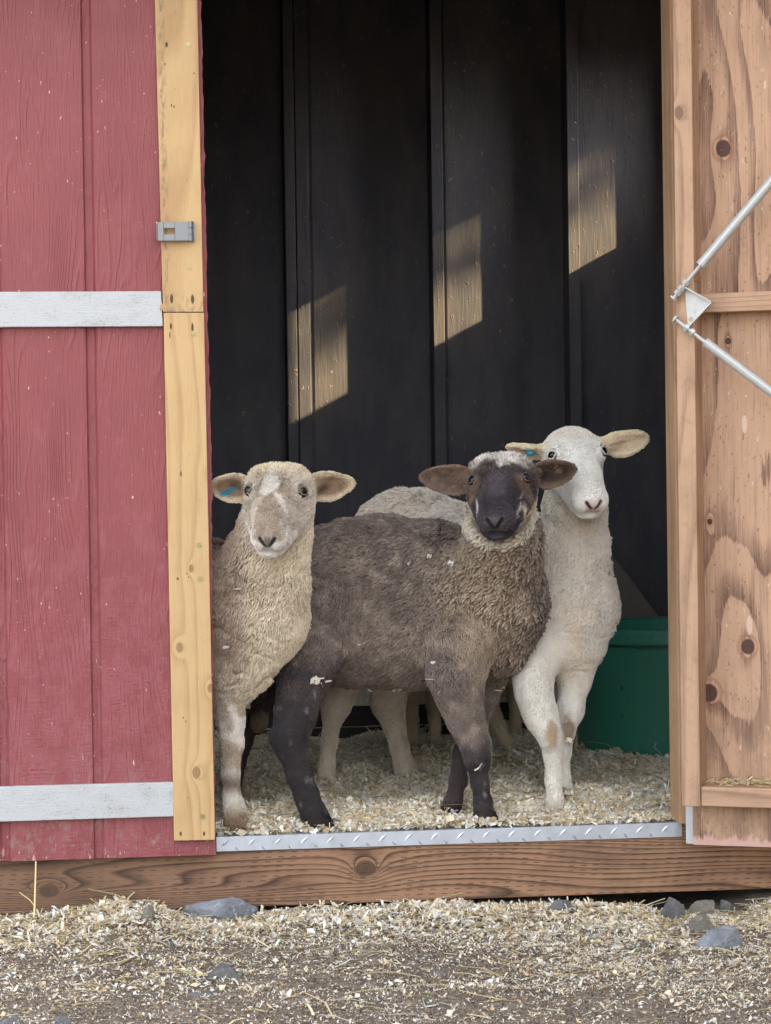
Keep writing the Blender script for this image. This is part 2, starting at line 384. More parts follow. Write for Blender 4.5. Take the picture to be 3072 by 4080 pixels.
def plank_stain(g, A, L, col):
    x0, z0 = pl(640, 0); x1, z1 = pl(664, 1240)
    c = g.mt('ADD', g.mt('MULTIPLY', L, (x1-x0)/(z1-z0)), x0-z0*(x1-x0)/(z1-z0))
    d = g.mt('ABSOLUTE', g.mt('SUBTRACT', A, c))
    n = g.noise(g.comb(g.mt('MULTIPLY', A, 130), 0, g.mt('MULTIPLY', L, 40)), 1.0, 4.0, 0.7)
    m = g.mt('MULTIPLY', g.step(d, 0.012, 0.0), g.step(n, 0.44, 0.62))
    m = g.mt('MULTIPLY', m, g.step(L, z1-0.01, z1+0.01))
    e = g.mt('MULTIPLY', g.step(g.mt('SUBTRACT', L, z1), 0.055, 0.0), g.step(n, 0.46, 0.62))
    m = g.mt('MAXIMUM', m, g.mt('MULTIPLY', e, 0.8))
    return g.mix(g.mt('MULTIPLY', m, 0.7), col, (0.16, 0.13, 0.10))
M_plank_up = wood('pine_plank_upper', 'z', PINE_L, PINE_D, [], 0.55, 1.0, 9.0, [nail(664, 178), nail(684, 1190, .004, .012), nail(767, 1192, .004, .012), nail(683, 420, .0015, .004), nail(694, 425, .0015, .004), nail(773, 292, .0015, .003), nail(658, 255, .0015, .003)], plank_stain, 0.3)
M_plank_lo = wood('pine_plank_lower', 'z', PINE_L, PINE_D, kn, 0.55, 1.0, 12.0, [nail(681, 1300, .003, .008), nail(767, 1305, .003, .012), nail(677, 1335, .0015, .008), nail(721, 1888, .002, .007), nail(708, 2306, .003, .003), nail(745, 2285, .0015, .002), nail(752, 2300, .0015, .002), nail(720, 3322, .003, .006), nail(813, 3322, .003, .006), nail(748, 3180, .0012, .002), nail(730, 2860, .0012, .003), nail(740, 2875, .0012, .003)], None, 1.1)
slab('door_stile', [(616, -60), (785, -60), (811, 1243), (650, 1243)], 0.0, 0.0195, M_plank_up, door1, 0.0015)
slab('door_stile', [(652, 1246), (813, 1246), (857, 3347), (694, 3350)], 0.0005, 0.0195, M_plank_lo, door1, 0.0015)
x = P3(-700, 1200)[0]
slab('door_rail', [(-900, 1166), (642, 1160), (649, 1300), (-900, 1308)], 0.004, 0.0195, M_white_hi, door1, 0.0015)
slab('door_rail', [(-900, 3160), (690, 3117), (693, 3253), (-900, 3302)], 0.004, 0.0195, M_white_lo, door1, 0.0015)
slab('batten_chip', [(638, 1215), (648, 1208), (652, 1228), (646, 1238), (636, 1234)], 0.002, 0.006, M_plank_up, door1)
# hasp -------------------------------------------------------------
def hasp():
    x0, zt = pl(626, 888); x1, _ = pl(752, 880); _, zb = pl(690, 962)
    hy0, hy1 = -0.016, -0.0135
    hole = (pl(637, 0)[0], pl(682, 0)[0], pl(690, 912)[1], pl(690, 936)[1])
    m = MB()
    m.box(x0, hole[0], hy0, hy1, zb, zt); m.box(hole[1], x1, hy0, hy1, zb, zt)
    m.box(hole[0], hole[1], hy0, hy1, hole[2], zt); m.box(hole[0], hole[1], hy0, hy1, zb, hole[3])
    m.box(x0-0.002, x0, hy0-0.004, 0.0, zb+0.003, zt-0.003)          # folded lip
    h = m.build('hasp', M_zinc, door1, bevel=0.0006)
    k = MB(); xc = x1+0.004; zz = np.linspace(zb-0.001, zt+0.002, 4)
    for i in range(3):
        k.tube([(xc, hy0+0.001, zz[i]+0.0006), (xc, hy0+0.001, zz[i+1]-0.0006)], 0.0058 if i != 1 else 0.0052, 14)
    k.box(x1-0.002, x1+0.013, -0.003, -0.0005, zb, zt)
    k.build('hinge_barrel', M_zinc, door1, smooth=False)
hasp()
def screw(px, py, r=0.0055):
    sc_m = MB()
    c = P3(px, py, -0.0012)
    for a, b in ((r, 0.0), (r*0.55, 0.0008)):
        n = 14; v = [c+np.array([a*math.cos(2*math.pi*i/n), -b, a*math.sin(2*math.pi*i/n)]) for i in range(n)]
        base = len(sc_m.v); sc_m.v += v; sc_m.f.append(tuple(base+i for i in range(n)))
    sc_m.build('screw', M_screw, door1)
for p in ((751, 177), (756, 1065), (769, 1328), (797, 2306), (808, 3253), (793, 2172)): screw(*p)
# frame of the shed -------------------------------------------------
M_jamb = wood('jamb_timber', 'z', lin(176, 142, 112), lin(132, 100, 78), [], 0.6, 1.0, 9.0, (), None, 2.2, dirt=0.2)
TZ = P3(1700, 3309, 0.04)[2]
XJ = at(2652, 1600, 0.10)[0]
MB().box(XJ, XJ+0.038, 0.012, 0.102, TZ+0.0005, 1.96).build('door_jamb', M_jamb, shed, bevel=0.002)
def beam_tone(g, A, L, col):
    u = g.mt('MULTIPLY', L, 36.0); v = g.mt('MULTIPLY', A, 95.0)
    row = g.mt('FLOOR', v); off = g.mt('MULTIPLY', g.mt('FRACT', g.mt('MULTIPLY', row, 0.381)), 5.0)
    fu = g.mt('FRACT', g.mt('ADD', u, off)); fv = g.mt('ABSOLUTE', g.mt('SUBTRACT', g.mt('FRACT', v), 0.5))
    m = g.mt('MULTIPLY', g.step(fu, 0.50, 0.44), g.step(fv, 0.13, 0.07))
    m = g.mt('MULTIPLY', m, g.step(g.noise(g.comb(g.mt('MULTIPLY', L, 9), 0, g.mt('MULTIPLY', A, 30)), 1.0, 2.0), 0.38, 0.55))
    col = g.mix(g.mt('MULTIPLY', m, 0.75), col, (0.045, 0.03, 0.022))
    b = g.step(g.noise(g.comb(g.mt('MULTIPLY', L, 3.2), 4, g.mt('MULTIPLY', A, 24)), 1.0, 3.0), 0.52, 0.66)
    col = g.mix(g.mt('MULTIPLY', b, 0.45), col, (0.10, 0.062, 0.044))
    return g.mix(g.mt('MULTIPLY', g.step(L, 0.75, -0.1), 0.45), col, (0.085, 0.052, 0.036))  # darker towards the left end
bk = [(P3(1457, 3462, 0.045)[2], P3(1457, 3462, 0.045)[0], 0.018), (P3(195, 3550, 0.045)[2], P3(195, 3550, 0.045)[0], 0.016)]
M_beam = wood('treated_beam', 'x', lin(158, 122, 96), lin(56, 39, 31), bk, 0.7, 1.0, 30.0, (), beam_tone, 3.3, ramp_=0.85)
MB().box(-1.0, 2.12, 0.045, 0.085, BEAM_BOT, TZ-0.0032).build('sill_beam', M_beam, shed, bevel=0.003)
M_floor = plain('floor_boards', (0.18, 0.13, 0.09), 0.8)
MB().box(XL, XR, 0.0855, YB, FLOOR-0.04, FLOOR).build('floor', M_floor, shed)
# threshold tread plate ---------------------------------------------
tp = MB()
tx0, tx1 = P3(862, 3330, 0.04)[0], P3(2717, 3290, 0.04)[0]
tz = P3(1700, 3309, 0.04)[2]; tb = P3(1700, 3366, 0.04)[2]
tp.box(tx0, tx1, 0.0405, 0.0435, tb, tz); tp.box(tx0, tx1, 0.0437, 0.085, tz-0.003, tz)
kx = tx0+0.02
i = 0
while kx < tx1-0.02:
    for (dx, zc, sgn, hl) in ((0.0, (tz+tb)/2+0.003, 1, 0.013), (0.026, tb+0.0055, -1, 0.0075)):
        c = np.array([kx+dx, 0.0405, zc]); d = np.array([math.cos(0.75), 0, sgn*math.sin(0.75)]); e = np.array([-d[2], 0, d[0]])
        v = [c+d*hl, c+e*0.0036, c-d*hl, c-e*0.0036, c+np.array([0, -0.0017, 0])+d*0.004, c+np.array([0, -0.0017, 0])-d*0.004]
        if kx+dx < tx1-0.02: tp.add(v, [(0, 1, 4), (1, 2, 5, 4), (2, 3, 5), (3, 0, 4, 5)])
    kx += 0.0585
tp.build('threshold_plate', M_alu, shed)
# walls, studs, roof -------------------------------------------------
bw = MB(); gx = XL; prof = []
while gx < XR:
    prof += [(gx, YB), (gx+0.39, YB), (gx+0.392, YB+0.003), (gx+0.399, YB+0.003)]; gx += 0.406
prof = [(a, b) for a, b in prof if a < XR]+[(XR, YB)]
n = len(prof)
for z in (FLOOR, 2.42): bw.v += [np.array([a, b, z]) for a, b in prof]
bw.f += [(i, i+1, n+i+1, n+i) for i in range(n-1)]
bw.build('wall', M_black, shed)
MB().box(XL-0.02, XR+0.02, YB+0.012, YB+0.03, -0.16, 2.44).build('wall', M_red, shed)
YS = YB-0.089
def stud(px0, px1):
    a, b = at(px0, 1600, YS), at(px1, 1600, YS)
    MB().box(a[0], b[0], YS, YB-0.0005, FLOOR+0.001, 2.35).build('stud', M_black, shed, bevel=0.002)
for a, b in ((1147, 1188), (1192, 1241), (1731, 1776), (2272, 2318), (2812, 2862), (600, 650), (60, 110)): stud(a, b)
# side walls; the right one has the open window the sun comes through
WY0, WY1, WZ0, WZ1 = 1.38, 1.925, 1.715, 2.05
MB().box(XL-0.02, XL, 0.09, YB+0.01, -0.16, 2.4).build('wall', M_black, shed)
rw = MB()
rw.box(XR, XR+0.02, 0.09, WY0, -0.16, 2.4); rw.box(XR, XR+0.02, WY1, YB+0.01, -0.16, 2.4)
rw.box(XR, XR+0.02, WY0, WY1, -0.16, WZ0); rw.box(XR, XR+0.02, WY0, WY1, WZ1, 2.4)
rw.build('wall', M_black, shed)
MB().box(XL-0.02, -0.785, 0.03, 0.09, -0.0002, 2.1).build('wall', M_red, shed)
MB().box(XJ+0.040, XR+0.02, 0.03, 0.085, 0.0, 2.1).build('wall', M_red, shed)
MB().box(-0.785, XJ+0.04, 0.041, 0.085, 1.965, 2.1).build('door_header', M_red, shed)
rf = MB(); za, zb_ = 2.14, 2.46
rf.add([(XL-0.05, -0.40, za), (XR+0.03, -0.40, za), (XR+0.03, YB+0.2, zb_), (XL-0.05, YB+0.2, zb_), (XL-0.05, -0.40, za+0.05), (XR+0.03, -0.40, za+0.05), (XR+0.03, YB+0.2, zb_+0.05), (XL-0.05, YB+0.2, zb_+0.05)],
       [(0,3,2,1),(4,5,6,7),(0,1,5,4),(1,2,6,5),(2,3,7,6),(3,0,4,7)])
rf.build('roof', plain('roof_boards', (0.045, 0.04, 0.036), 0.9, 0.1), shed)
MB().box(XL-0.02, XR+0.02, 0.03, 0.084, 2.101, 2.2).build('fascia', M_red, shed)
# low board holding back the deep bedding
YK = 1.62
M_kick = wood('dark_kick_board', 'x', (0.035, 0.028, 0.03), (0.018, 0.014, 0.016), [], 0.6, 1.0, 8.0)
zk1 = at(1700, 2808, YK)[2]
kb = MB(); kb.box(XL+0.01, XR-0.01, YK, YK+0.035, FLOOR+0.002, zk1-0.06); kb.box(XL+0.01, XR-0.01, YK+0.003, YK+0.035, zk1-0.057, zk1)
kb.build('kick_board', M_kick, shed, bevel=0.003)

# open door leaf ------------------------------------------------------
TH = RAD(25.0)
H0 = at(2766, 3362, -0.035)
dirU = np.array([math.cos(TH), -math.sin(TH), 0]); dirN = np.array([-math.sin(TH), -math.cos(TH), 0])
PLY_Z0 = H0[2]
def dl(px, py, n):                       # door-local (u, z) of a photo point at height n above the plywood
    q = on_plane(px, py, H0+dirN*n, dirN); return float(np.dot(q-H0, dirU)), float(q[2])
PLY_KNOTS = [dl(2885, 594, 0)+(0.016,), dl(2984, 2575, 0)+(0.0145,), dl(2830, 2760, 0)+(0.018,), dl(2905, 1360, 0)+(0.007,), dl(2832, 2078, 0)+(0.006,)]
PLY_CHIPS = [dl(2990, 2490, 0)+(0.0065, 0.022), dl(2970, 1690, 0)+(0.006, 0.02)]
M_ply = ply_material()
def dbox(m, u0, u1, n0, n1, z0, z1): return m.box(u0, u1, -n1, -n0, z0, z1)
dm = MB(); dbox(dm, 0.0, 0.98, 0.0, 0.012, PLY_Z0, 1.94)
me = dm.build('door', M_ply, shed)
me.matrix_parent_inverse = Matrix.Translation(-shed.location)
me.location = (H0[0], H0[1], 0); me.rotation_euler = (0, 0, -TH)
door2 = me; tag(door2, 'opened door leaf showing its bare plywood inside')
FR_L, FR_D = lin(184, 150, 123), lin(124, 94, 76)
NS = 0.092
su0, su1 = dl(2717, 3200, NS)[0], dl(2798, 3200, NS)[0]
sz0 = dl(2750, 3214, NS)[1]
su1 = su0+0.041
fk = [(dl(2692, 450, NS)[0]+0.008, dl(2692, 450, NS)[1], 0.011)]
M_stile = wood('stile_timber', 'z', FR_L, FR_D, fk, 0.62, 1.0, 10.0, (), None, 4.1, dirt=0.25)
M_rail = wood('rail_timber', 'x', FR_L, FR_D, [], 0.62, 1.0, 16.0, (), None, 5.5, dirt=0.15)
dbox(MB(), su0, su1, 0.0125, NS, sz0, 1.9).build('door_stile', M_stile, door2, bevel=0.002)
dbox(MB(), 0.90, 0.941, 0.0125, NS, sz0, 1.9).build('door_stile', M_stile, door2, bevel=0.002)
rz1, rz0 = dl(2950, 3140, NS-0.004)[1], dl(2950, 3217, NS-0.004)[1]
dbox(MB(), su1+0.001, 0.899, 0.0125, NS-0.004, rz0, rz1).build('door_rail', M_rail, door2, bevel=0.002)
NR = 0.055
mz1, mz0 = dl(2950, 1164, NR)[1], dl(2950, 1240, NR)[1]
dbox(MB(), su1+0.001, 0.899, 0.0125, NR, mz0, mz1).build('door_rail', M_rail, door2, bevel=0.002)
# painted trim on the outer side, seen edge-on
wu0, wz0 = dl(2737, 3358, -0.01)
_, wz1 = dl(2737, 3216, -0.01)
dbox(MB(), wu0, 0.10, -0.019, -0.0005, wz0, 1.9).build('trim_board', M_white_lo, door2)
# sag brace: bracket, threaded ends and two tubes
NBR = NS+0.0035
A_, B_, C_, D_ = dl(2728, 1146, NBR), dl(2836, 1205, NBR), dl(2741, 1306, NBR), dl(2752, 1300, NBR)
bm_ = MB()
tri = [A_, B_, C_]
def dpt(q, n): return np.array([q[0], -n, q[1]])
f = [dpt(q, NBR) for q in tri]; b = [dpt(q, NBR-0.003) for q in tri]
bm_.add(f+b, [(0, 1, 2), (5, 4, 3), (0, 3, 4, 1), (1, 4, 5, 2), (2, 5, 3, 0)])
for q0, q1 in ((A_, B_), (B_, C_)):                     # folded flanges
    v = [dpt(q0, NBR), dpt(q1, NBR), dpt(q1, NBR+0.014), dpt(q0, NBR+0.014)]
    e = np.array([q1[0]-q0[0], 0, q1[1]-q0[1]]); e /= np.linalg.norm(e); nn = np.array([-e[2], 0, e[0]])*0.0025
    bm_.add(v+[p+nn for p in v], [(0, 1, 2, 3), (7, 6, 5, 4), (3, 2, 6, 7), (0, 3, 7, 4), (2, 1, 5, 6), (1, 0, 4, 5)])
bm_.build('brace_bracket', M_galv, door2)
def brace(pts, wash):
    NT = NBR+0.012
    p = [dpt(dl(a, b_, NT), NT) for a, b_ in pts]
    d = (p[1]-p[0]); L = np.linalg.norm(d); d /= L
    far = p[1]+d*0.55
    far[1] = -0.05
    m = MB(); m.tube([p[1], p[1]+(far-p[1])*0.03, far], [0.0116, 0.0108, 0.0108], 14)
    m.build('brace_tube', M_galv, door2, smooth=False)
    r_ = MB(); r_.tube([p[0]-d*0.03, p[1]+d*0.01], 0.0042, 10)
    for t in wash:
        r_.tube([p[0]+d*t, p[0]+d*(t+0.009)], 0.0085, 6)
    r_.tube([p[0]-d*0.034, p[0]-d*0.030], 0.010, 12)
    r_.build('threaded_rod', M_galv, door2)
brace([(2722, 1142), (2790, 1058)], (-0.022, -0.010, 0.006))
brace([(2735, 1306), (2808, 1362)], (-0.004, 0.012))
for q in ((2747, 1154), (2752, 1272)):
    c = dpt(dl(q[0], q[1], NBR+0.001), NBR+0.001); nn = 12
    v = [c+np.array([0.005*math.cos(2*math.pi*i/nn), 0, 0.005*math.sin(2*math.pi*i/nn)]) for i in range(nn)]
    MB().add(v, [tuple(range(nn))]).build('screw', M_screw, door2)

# unseen building added to block the sun and keep the yard shaded
added_barn = empty('added_barn', (5.5, -5, -0.2), 'unseen tall board building added to shade the yard beside the shed', 'added_barn')
M_added_barn = wood('added_barn_boards', 'z', (0.30, 0.24, 0.19), (0.20, 0.15, 0.11), [], 0.8, 0.3, 14.0)
MB().box(3.4, 4.9, -10.5, -0.28, -0.25, 4.5).build('wall', M_added_barn, added_barn)
rb = MB(); rb.add([(3.2, -10.8, 4.42), (3.2, -0.2, 4.42), (4.15, -0.2, 4.95), (4.15, -10.8, 4.95), (5.1, -0.2, 4.42), (5.1, -10.8, 4.42)], [(0, 1, 2, 3), (3, 2, 4, 5), (1, 4, 2), (0, 3, 5)])
rb.build('roof', plain('added_barn_roof', (0.12, 0.12, 0.13), 0.6), added_barn)

# unseen foliage added so it frays the top of the window sunlight
tw = np.array([XR, 1.65, WZ0+0.15])+SUN*9.0
added_tree = empty('added_tree', (tw[0]+0.6, tw[1]+1.3, -0.25), 'unseen leafy crown added beyond the shed to fray the window sunlight', 'added_tree')
MB().tube([(tw[0]+0.6, tw[1]+1.3, -0.3), (tw[0]+0.5, tw[1]+1.1, 3.0), (tw[0]+0.2, tw[1]+0.5, tw[2]+0.9), (tw[0], tw[1], tw[2]+1.8)], [0.16, 0.12, 0.08, 0.03]).build('trunk', M_added_barn, added_tree)
q = rng.normal(0, 1, (5200, 3)); q /= np.linalg.norm(q, axis=1, keepdims=True); q *= (rng.random(5200)**0.4)[:, None]*np.array([1.3, 1.5, 0.95])
q += tw+np.array([0, 0.1, 1.10])
lv = MB()
q1 = rng.normal(0, 1, q.shape); q1 /= np.linalg.norm(q1, axis=1, keepdims=True); q2 = np.cross(q1, rng.normal(0, 1, q.shape)); q2 /= np.linalg.norm(q2, axis=1, keepdims=True)
for c, a_, b_ in zip(q, q1, q2): lv.add([c-a_*0.06, c+b_*0.03, c+a_*0.06, c-b_*0.03], [(0, 1, 2, 3)])
lv.build('crown', plain('leaves', (0.06, 0.10, 0.03), 0.6), added_tree)

# ------------------------------------------------------------------ ground
def vnoise(p, f, seed=0):
    q = np.asarray(p, float)*f; i = np.floor(q).astype(np.int64); t = q-i; t = t*t*(3-2*t)
    out = 0.0
    D = q.shape[1]
    for c in range(1 << D):
        h = np.full(len(q), seed*374761393+77, np.int64); wgt = np.ones(len(q))
        for d in range(D):
            o = (c >> d) & 1
            h = h ^ ((i[:, d]+o)*(73856093, 19349663, 83492791)[d]); h = (h*1274126177) & 0x7fffffff
            wgt = wgt*(t[:, d] if o else 1-t[:, d])
        h = (h ^ (h >> 13))*1274126177 & 0x7fffffff
        out = out+wgt*((h ^ (h >> 16)) & 0xffff)/65535.0
    return out
def fbm(p, f, seed=0, n=3):
    return sum(vnoise(p, f*2**k, seed+k)*0.5**k for k in range(n))/sum(0.5**k for k in range(n))
GX = [(P3(px, 3600, 0.04)[0], P3(px, py, 0.03)[2]) for px, py in ((-300, 3668), (0, 3665), (250, 3650), (330, 3640), (480, 3590), (600, 3600), (740, 3650), (1000, 3655), (1090, 3626), (1300, 3622), (1600, 3612), (2000, 3606), (2080, 3612), (2500, 3612), (2620, 3640), (2760, 3645), (2920, 3635), (3072, 3590), (3400, 3570))]
GXX = np.array([g[0] for g in GX]); GXZ = np.array([g[1] for g in GX])
def gz(x, y):
    x = np.asarray(x, float); y = np.asarray(y, float)
    m = np.interp(x, GXX, GXZ)
    base = -0.198+0.012*np.sin(x*3.1+1)+0.0
    t = np.clip((-0.02-y)/0.24, 0, 1); t = t*t*(3-2*t)
    z = m*(1-t)+base*t
    p = np.stack([x, y], -1).reshape(-1, 2)
    near = np.exp(-np.maximum(0, np.hypot(x-0.7, y+0.6)-1.6))
    z = z+((fbm(p, 7, 3)-0.5)*0.022+(fbm(p, 30, 5)-0.5)*0.010).reshape(z.shape)*near
    return np.where(y > 0.03, np.minimum(z, -0.19), z)
def sheet(name, xs, ys, zf, mat, kind, parent=None, label=None):
    Xg, Yg = np.meshgrid(xs, ys); Z = zf(Xg, Yg)
    v = np.stack([Xg.ravel(), Yg.ravel(), Z.ravel()], 1); nx = len(xs)
    f = [(j*nx+i, j*nx+i+1, (j+1)*nx+i+1, (j+1)*nx+i) for j in range(len(ys)-1) for i in range(nx-1)]
    o = obj(name, v, f, mat, parent, smooth=True); return tag(o, kind=kind, label=label)
xs = np.concatenate([np.linspace(-60, -1.2, 16), np.linspace(-1.1, 2.6, 240), np.linspace(2.8, 60, 14)])
ys = np.concatenate([np.linspace(-70, -2.4, 20), np.linspace(-2.3, -1.35, 24), np.linspace(-1.32, 0.12, 150), np.linspace(0.3, 3, 8), np.linspace(4, 80, 12)])
sheet('ground', xs, ys, gz, dirt_material(), 'structure')

# curled flakes / stalks as one mesh -----------------------------------
def flakes(name, pos, nrm, size, cols, mat, aspect=(0.35, 1.0), tilt=0.5, parent=None, lift=0.0):
    n = len(pos)
    th = rng.uniform(0, 2*math.pi, n)
    N = nrm+rng.normal(0, tilt, (n, 3)); N /= np.linalg.norm(N, axis=1, keepdims=True)
    T = np.stack([np.cos(th), np.sin(th), np.zeros(n)], 1); T -= N*np.sum(T*N, 1, keepdims=True); T /= np.linalg.norm(T, axis=1, keepdims=True)
    Bv = np.cross(N, T)
    L = size; sl_ = rng.random(n) < 0.4; L = np.where(sl_, L*1.5, L); Wd = np.where(sl_, size*rng.uniform(0.12, 0.3, n), size*rng.uniform(aspect[0], aspect[1], n))
    curl = rng.uniform(-0.7, 1.1, n)
    pos = pos+N*(lift+0.1*L[:, None])
    V = []
    for iu, uu in enumerate((-1, 0, 1)):
        for iv, vv in enumerate((-1, 1)):
            jit = rng.normal(0, 0.27, (n, 2))
            off = T*((uu+0.7*jit[:, 0])*L/2)[:, None]+Bv*((vv*(0.72 if iu != 1 else 1.0)+jit[:, 1])*Wd/2)[:, None]+N*((curl*(abs(uu)-0.4)*L*0.55))[:, None]
            V.append(pos+off)
    V = np.stack(V, 1).reshape(-1, 3)
    F = []
    base = np.arange(n)*6
    F = np.concatenate([np.stack([base, base+1, base+3, base+2], 1), np.stack([base+2, base+3, base+5, base+4], 1)])
    me = bpy.data.meshes.new(name); me.from_pydata(V.tolist(), [], F.tolist()); me.materials.append(mat)
    ca = me.color_attributes.new('col', 'FLOAT_COLOR', 'POINT')
    cc = np.concatenate([np.repeat(cols, 6, 0), np.ones((n*6, 1))], 1)
    ca.data.foreach_set('color', cc.ravel())
    me.update(); o = bpy.data.objects.new(name, me); return link(o, parent)
def stalks(name, p0, dirs, length, rad, cols, mat, parent=None):
    n = len(p0); V = []; F = []
    side = np.cross(dirs, np.array([0, 0, 1.0])); side /= np.linalg.norm(side, axis=1, keepdims=True)+1e-9
    up = np.cross(side, dirs)
    bend = rng.normal(0, 0.10, n)
    for t in (0.0, 0.5, 1.0):
        c = p0+dirs*(length*t)[:, None]+side*((bend*length)*(1-(2*t-1)**2))[:, None]+up*(0.04*length*(1-(2*t-1)**2))[:, None]
        for k in range(3):
            a = 2*math.pi*k/3+0.5
            V.append(c+(side*math.cos(a)*1.5+up*math.sin(a)*0.8)*rad[:, None])
    V = np.stack(V, 1).reshape(-1, 3); base = np.arange(n)*9
    for s_ in (0, 3):
        for k in range(3):
            F.append(np.stack([base+s_+k, base+s_+(k+1) % 3, base+s_+3+(k+1) % 3, base+s_+3+k], 1))
    F = np.concatenate(F)
    me = bpy.data.meshes.new(name); me.from_pydata(V.tolist(), [], F.tolist()); me.materials.append(mat)
    ca = me.color_attributes.new('col', 'FLOAT_COLOR', 'POINT')
    ca.data.foreach_set('color', np.concatenate([np.repeat(cols, 9, 0), np.ones((n*9, 1))], 1).ravel())
    me.update(); o = bpy.data.objects.new(name, me); return link(o, parent)
M_flake = attr_material('wood_shavings', 0.8, 0.15, 0.12)
_t = M_flake.node_tree; _mx = _t.nodes.new('ShaderNodeMixShader'); _tr = _t.nodes.new('ShaderNodeBsdfTranslucent'); _mx.inputs[0].default_value = 0.2
_bs = [q for q in _t.nodes if q.type == 'BSDF_PRINCIPLED'][0]; _ou = [q for q in _t.nodes if q.type == 'OUTPUT_MATERIAL'][0]
_t.links.new(_bs.inputs['Base Color'].links[0].from_socket, _tr.inputs['Color']); _t.links.new(_bs.outputs[0], _mx.inputs[1]); _t.links.new(_tr.outputs[0], _mx.inputs[2]); _t.links.new(_mx.outputs[0], _ou.inputs['Surface']); M_straw = attr_material('straw', 0.6, 0.3, 0.1)
PAL = np.array([lin(242, 234, 214), lin(236, 222, 194), lin(222, 203, 166), lin(244, 243, 238), lin(192, 170, 136), lin(218, 184, 148), lin(164, 142, 112)])
def pick(n, wts, dark=0.0):
    i = rng.choice(len(PAL), n, p=np.array(wts)/np.sum(wts)); c = PAL[i]*rng.uniform(0.75, 1.08, (n, 1))
    return c*(1-dark)
def up(n): return np.tile(np.array([0, 0, 1.0]), (n, 1))
n = 80000
gx_ = rng.uniform(-0.55, 1.85, n); gy_ = 0.03-rng.beta(1.0, 1.5, n)*1.30
band = np.exp(-np.maximum(0, -gy_-0.08)/0.13)
dens = np.clip(0.26+1.0*band*np.where((gx_ < 0.0), 0.55, 1.0)+0.9*np.clip(fbm(np.stack([gx_, gy_*1.7], 1), 4.5, 11)-0.46, 0, 1)*2.0*np.where(gx_ > 0.45, 1.4, 0.6), 0, 1)
keep = rng.random(n) < dens; gx_, gy_ = gx_[keep], gy_[keep]; n = len(gx_)
sz = 0.003+rng.gamma(1.3, 0.0022, n)*(1+1.5*np.exp(-np.maximum(0, -gy_-0.12)/0.12)); sz = np.clip(sz, 0.003, 0.022)
tag(flakes('shavings_litter', np.stack([gx_, gy_, gz(gx_, gy_)+rng.uniform(0, 0.006, n)], 1), up(n), sz, pick(n, (5, 4, 2.5, 5, 1.2, 0.6, 0.8)), M_flake, tilt=0.24, aspect=(0.22, 0.8)), kind='stuff')
n = 48000                                                   # fine crumbs trodden into the dirt
cx_ = rng.uniform(-0.55, 1.85, n); cy_ = 0.02-rng.random(n)*1.3
tag(flakes('fine_litter', np.stack([cx_, cy_, gz(cx_, cy_)+0.001], 1), up(n), rng.uniform(0.0018, 0.0045, n), pick(n, (2, 2, 3, 3, 3, 0.6, 4), 0.1), M_flake, tilt=0.2, aspect=(0.2, 0.7)), kind='stuff')
n = 60000                                                   # dark specks of trodden dirt and bark
dx_ = rng.uniform(-0.55, 1.85, n); dy_ = -rng.random(n)*1.3
tag(flakes('dirt_crumbs', np.stack([dx_, dy_, gz(dx_, dy_)+0.001], 1), up(n), rng.uniform(0.002, 0.006, n), np.array([0.13, 0.10, 0.08])*rng.uniform(0.5, 2.2, (n, 1)), M_flake, tilt=0.3, aspect=(0.3, 0.9)), kind='stuff')
n = 4200
hx = rng.uniform(-0.5, 1.8, n); hy = 0.01-rng.beta(0.8, 1.8, n)*1.25
k = rng.random(n) < np.clip(0.25+0.8*np.exp(-((hx-1.42)/0.3)**2)*(hy > -0.35)+0.6*np.exp(-((hx+0.1)/0.2)**2)*(hy > -0.3), 0, 1)
hx, hy = hx[k], hy[k]; n = len(hx); th = rng.uniform(0, 2*math.pi, n)
dd = np.stack([np.cos(th), np.sin(th)*0.8, rng.normal(0.02, 0.10, n)], 1); dd /= np.linalg.norm(dd, axis=1, keepdims=True)
SPAL = np.array([lin(224, 206, 160), lin(204, 186, 142), lin(216, 210, 190), lin(172, 162, 124), lin(232, 222, 186)])
L = np.clip(rng.gamma(2.0, 0.02, n), 0.012, 0.13)
p0 = np.stack([hx, hy, gz(hx, hy)+0.004], 1); e = p0+dd*L[:, None]
p0[:, 1] = np.where(e[:, 1] > 0.035, p0[:, 1]-(e[:, 1]-0.035), p0[:, 1]); e = p0+dd*L[:, None]
dz = np.maximum(0, gz(e[:, 0], e[:, 1])-e[:, 2])+0.003; p0[:, 2] = gz(p0[:, 0], p0[:, 1])+0.003; dd[:, 2] += dz/L; 
tag(stalks('straw_litter', p0, dd, L, rng.uniform(0.0007, 0.0017, n), SPAL[rng.integers(0, 5, n)]*rng.uniform(0.8, 1.05, (n, 1)), M_straw), kind='stuff')

# ------------------------------------------------------------------ bedding inside
def bz(x, y):
    x = np.asarray(x, float); y = np.asarray(y, float)
    p = np.stack([x, y], -1).reshape(-1, 2)
    z = tz+0.006+0.012*np.clip((y-0.07)/0.1, 0, 1)+0.028*np.clip((y-0.15)/1.2, 0, 1)+((fbm(p, 6, 21)-0.5)*0.075*0.9+(fbm(p, 24, 23)-0.5)*0.022).reshape(x.shape)*np.clip((y-0.05)/0.12, 0.25, 1)
    deep = zk1+0.05+((fbm(p, 9, 27)-0.5)*0.06).reshape(x.shape)
    z = np.maximum(z, tz+0.002)
    return np.where(y > YK+0.03, deep, z)
M_bed = plain('bedding_base', (0.68, 0.60, 0.47), 0.9, 0.2, 0.0, 0.5, 120)
sheet('bedding', np.linspace(XL+0.01, XR-0.01, 200), np.concatenate([np.linspace(0.075, YK-0.002, 110), np.linspace(YK+0.036, YB-0.005, 20)]), bz, M_bed, 'stuff')
n = 80000
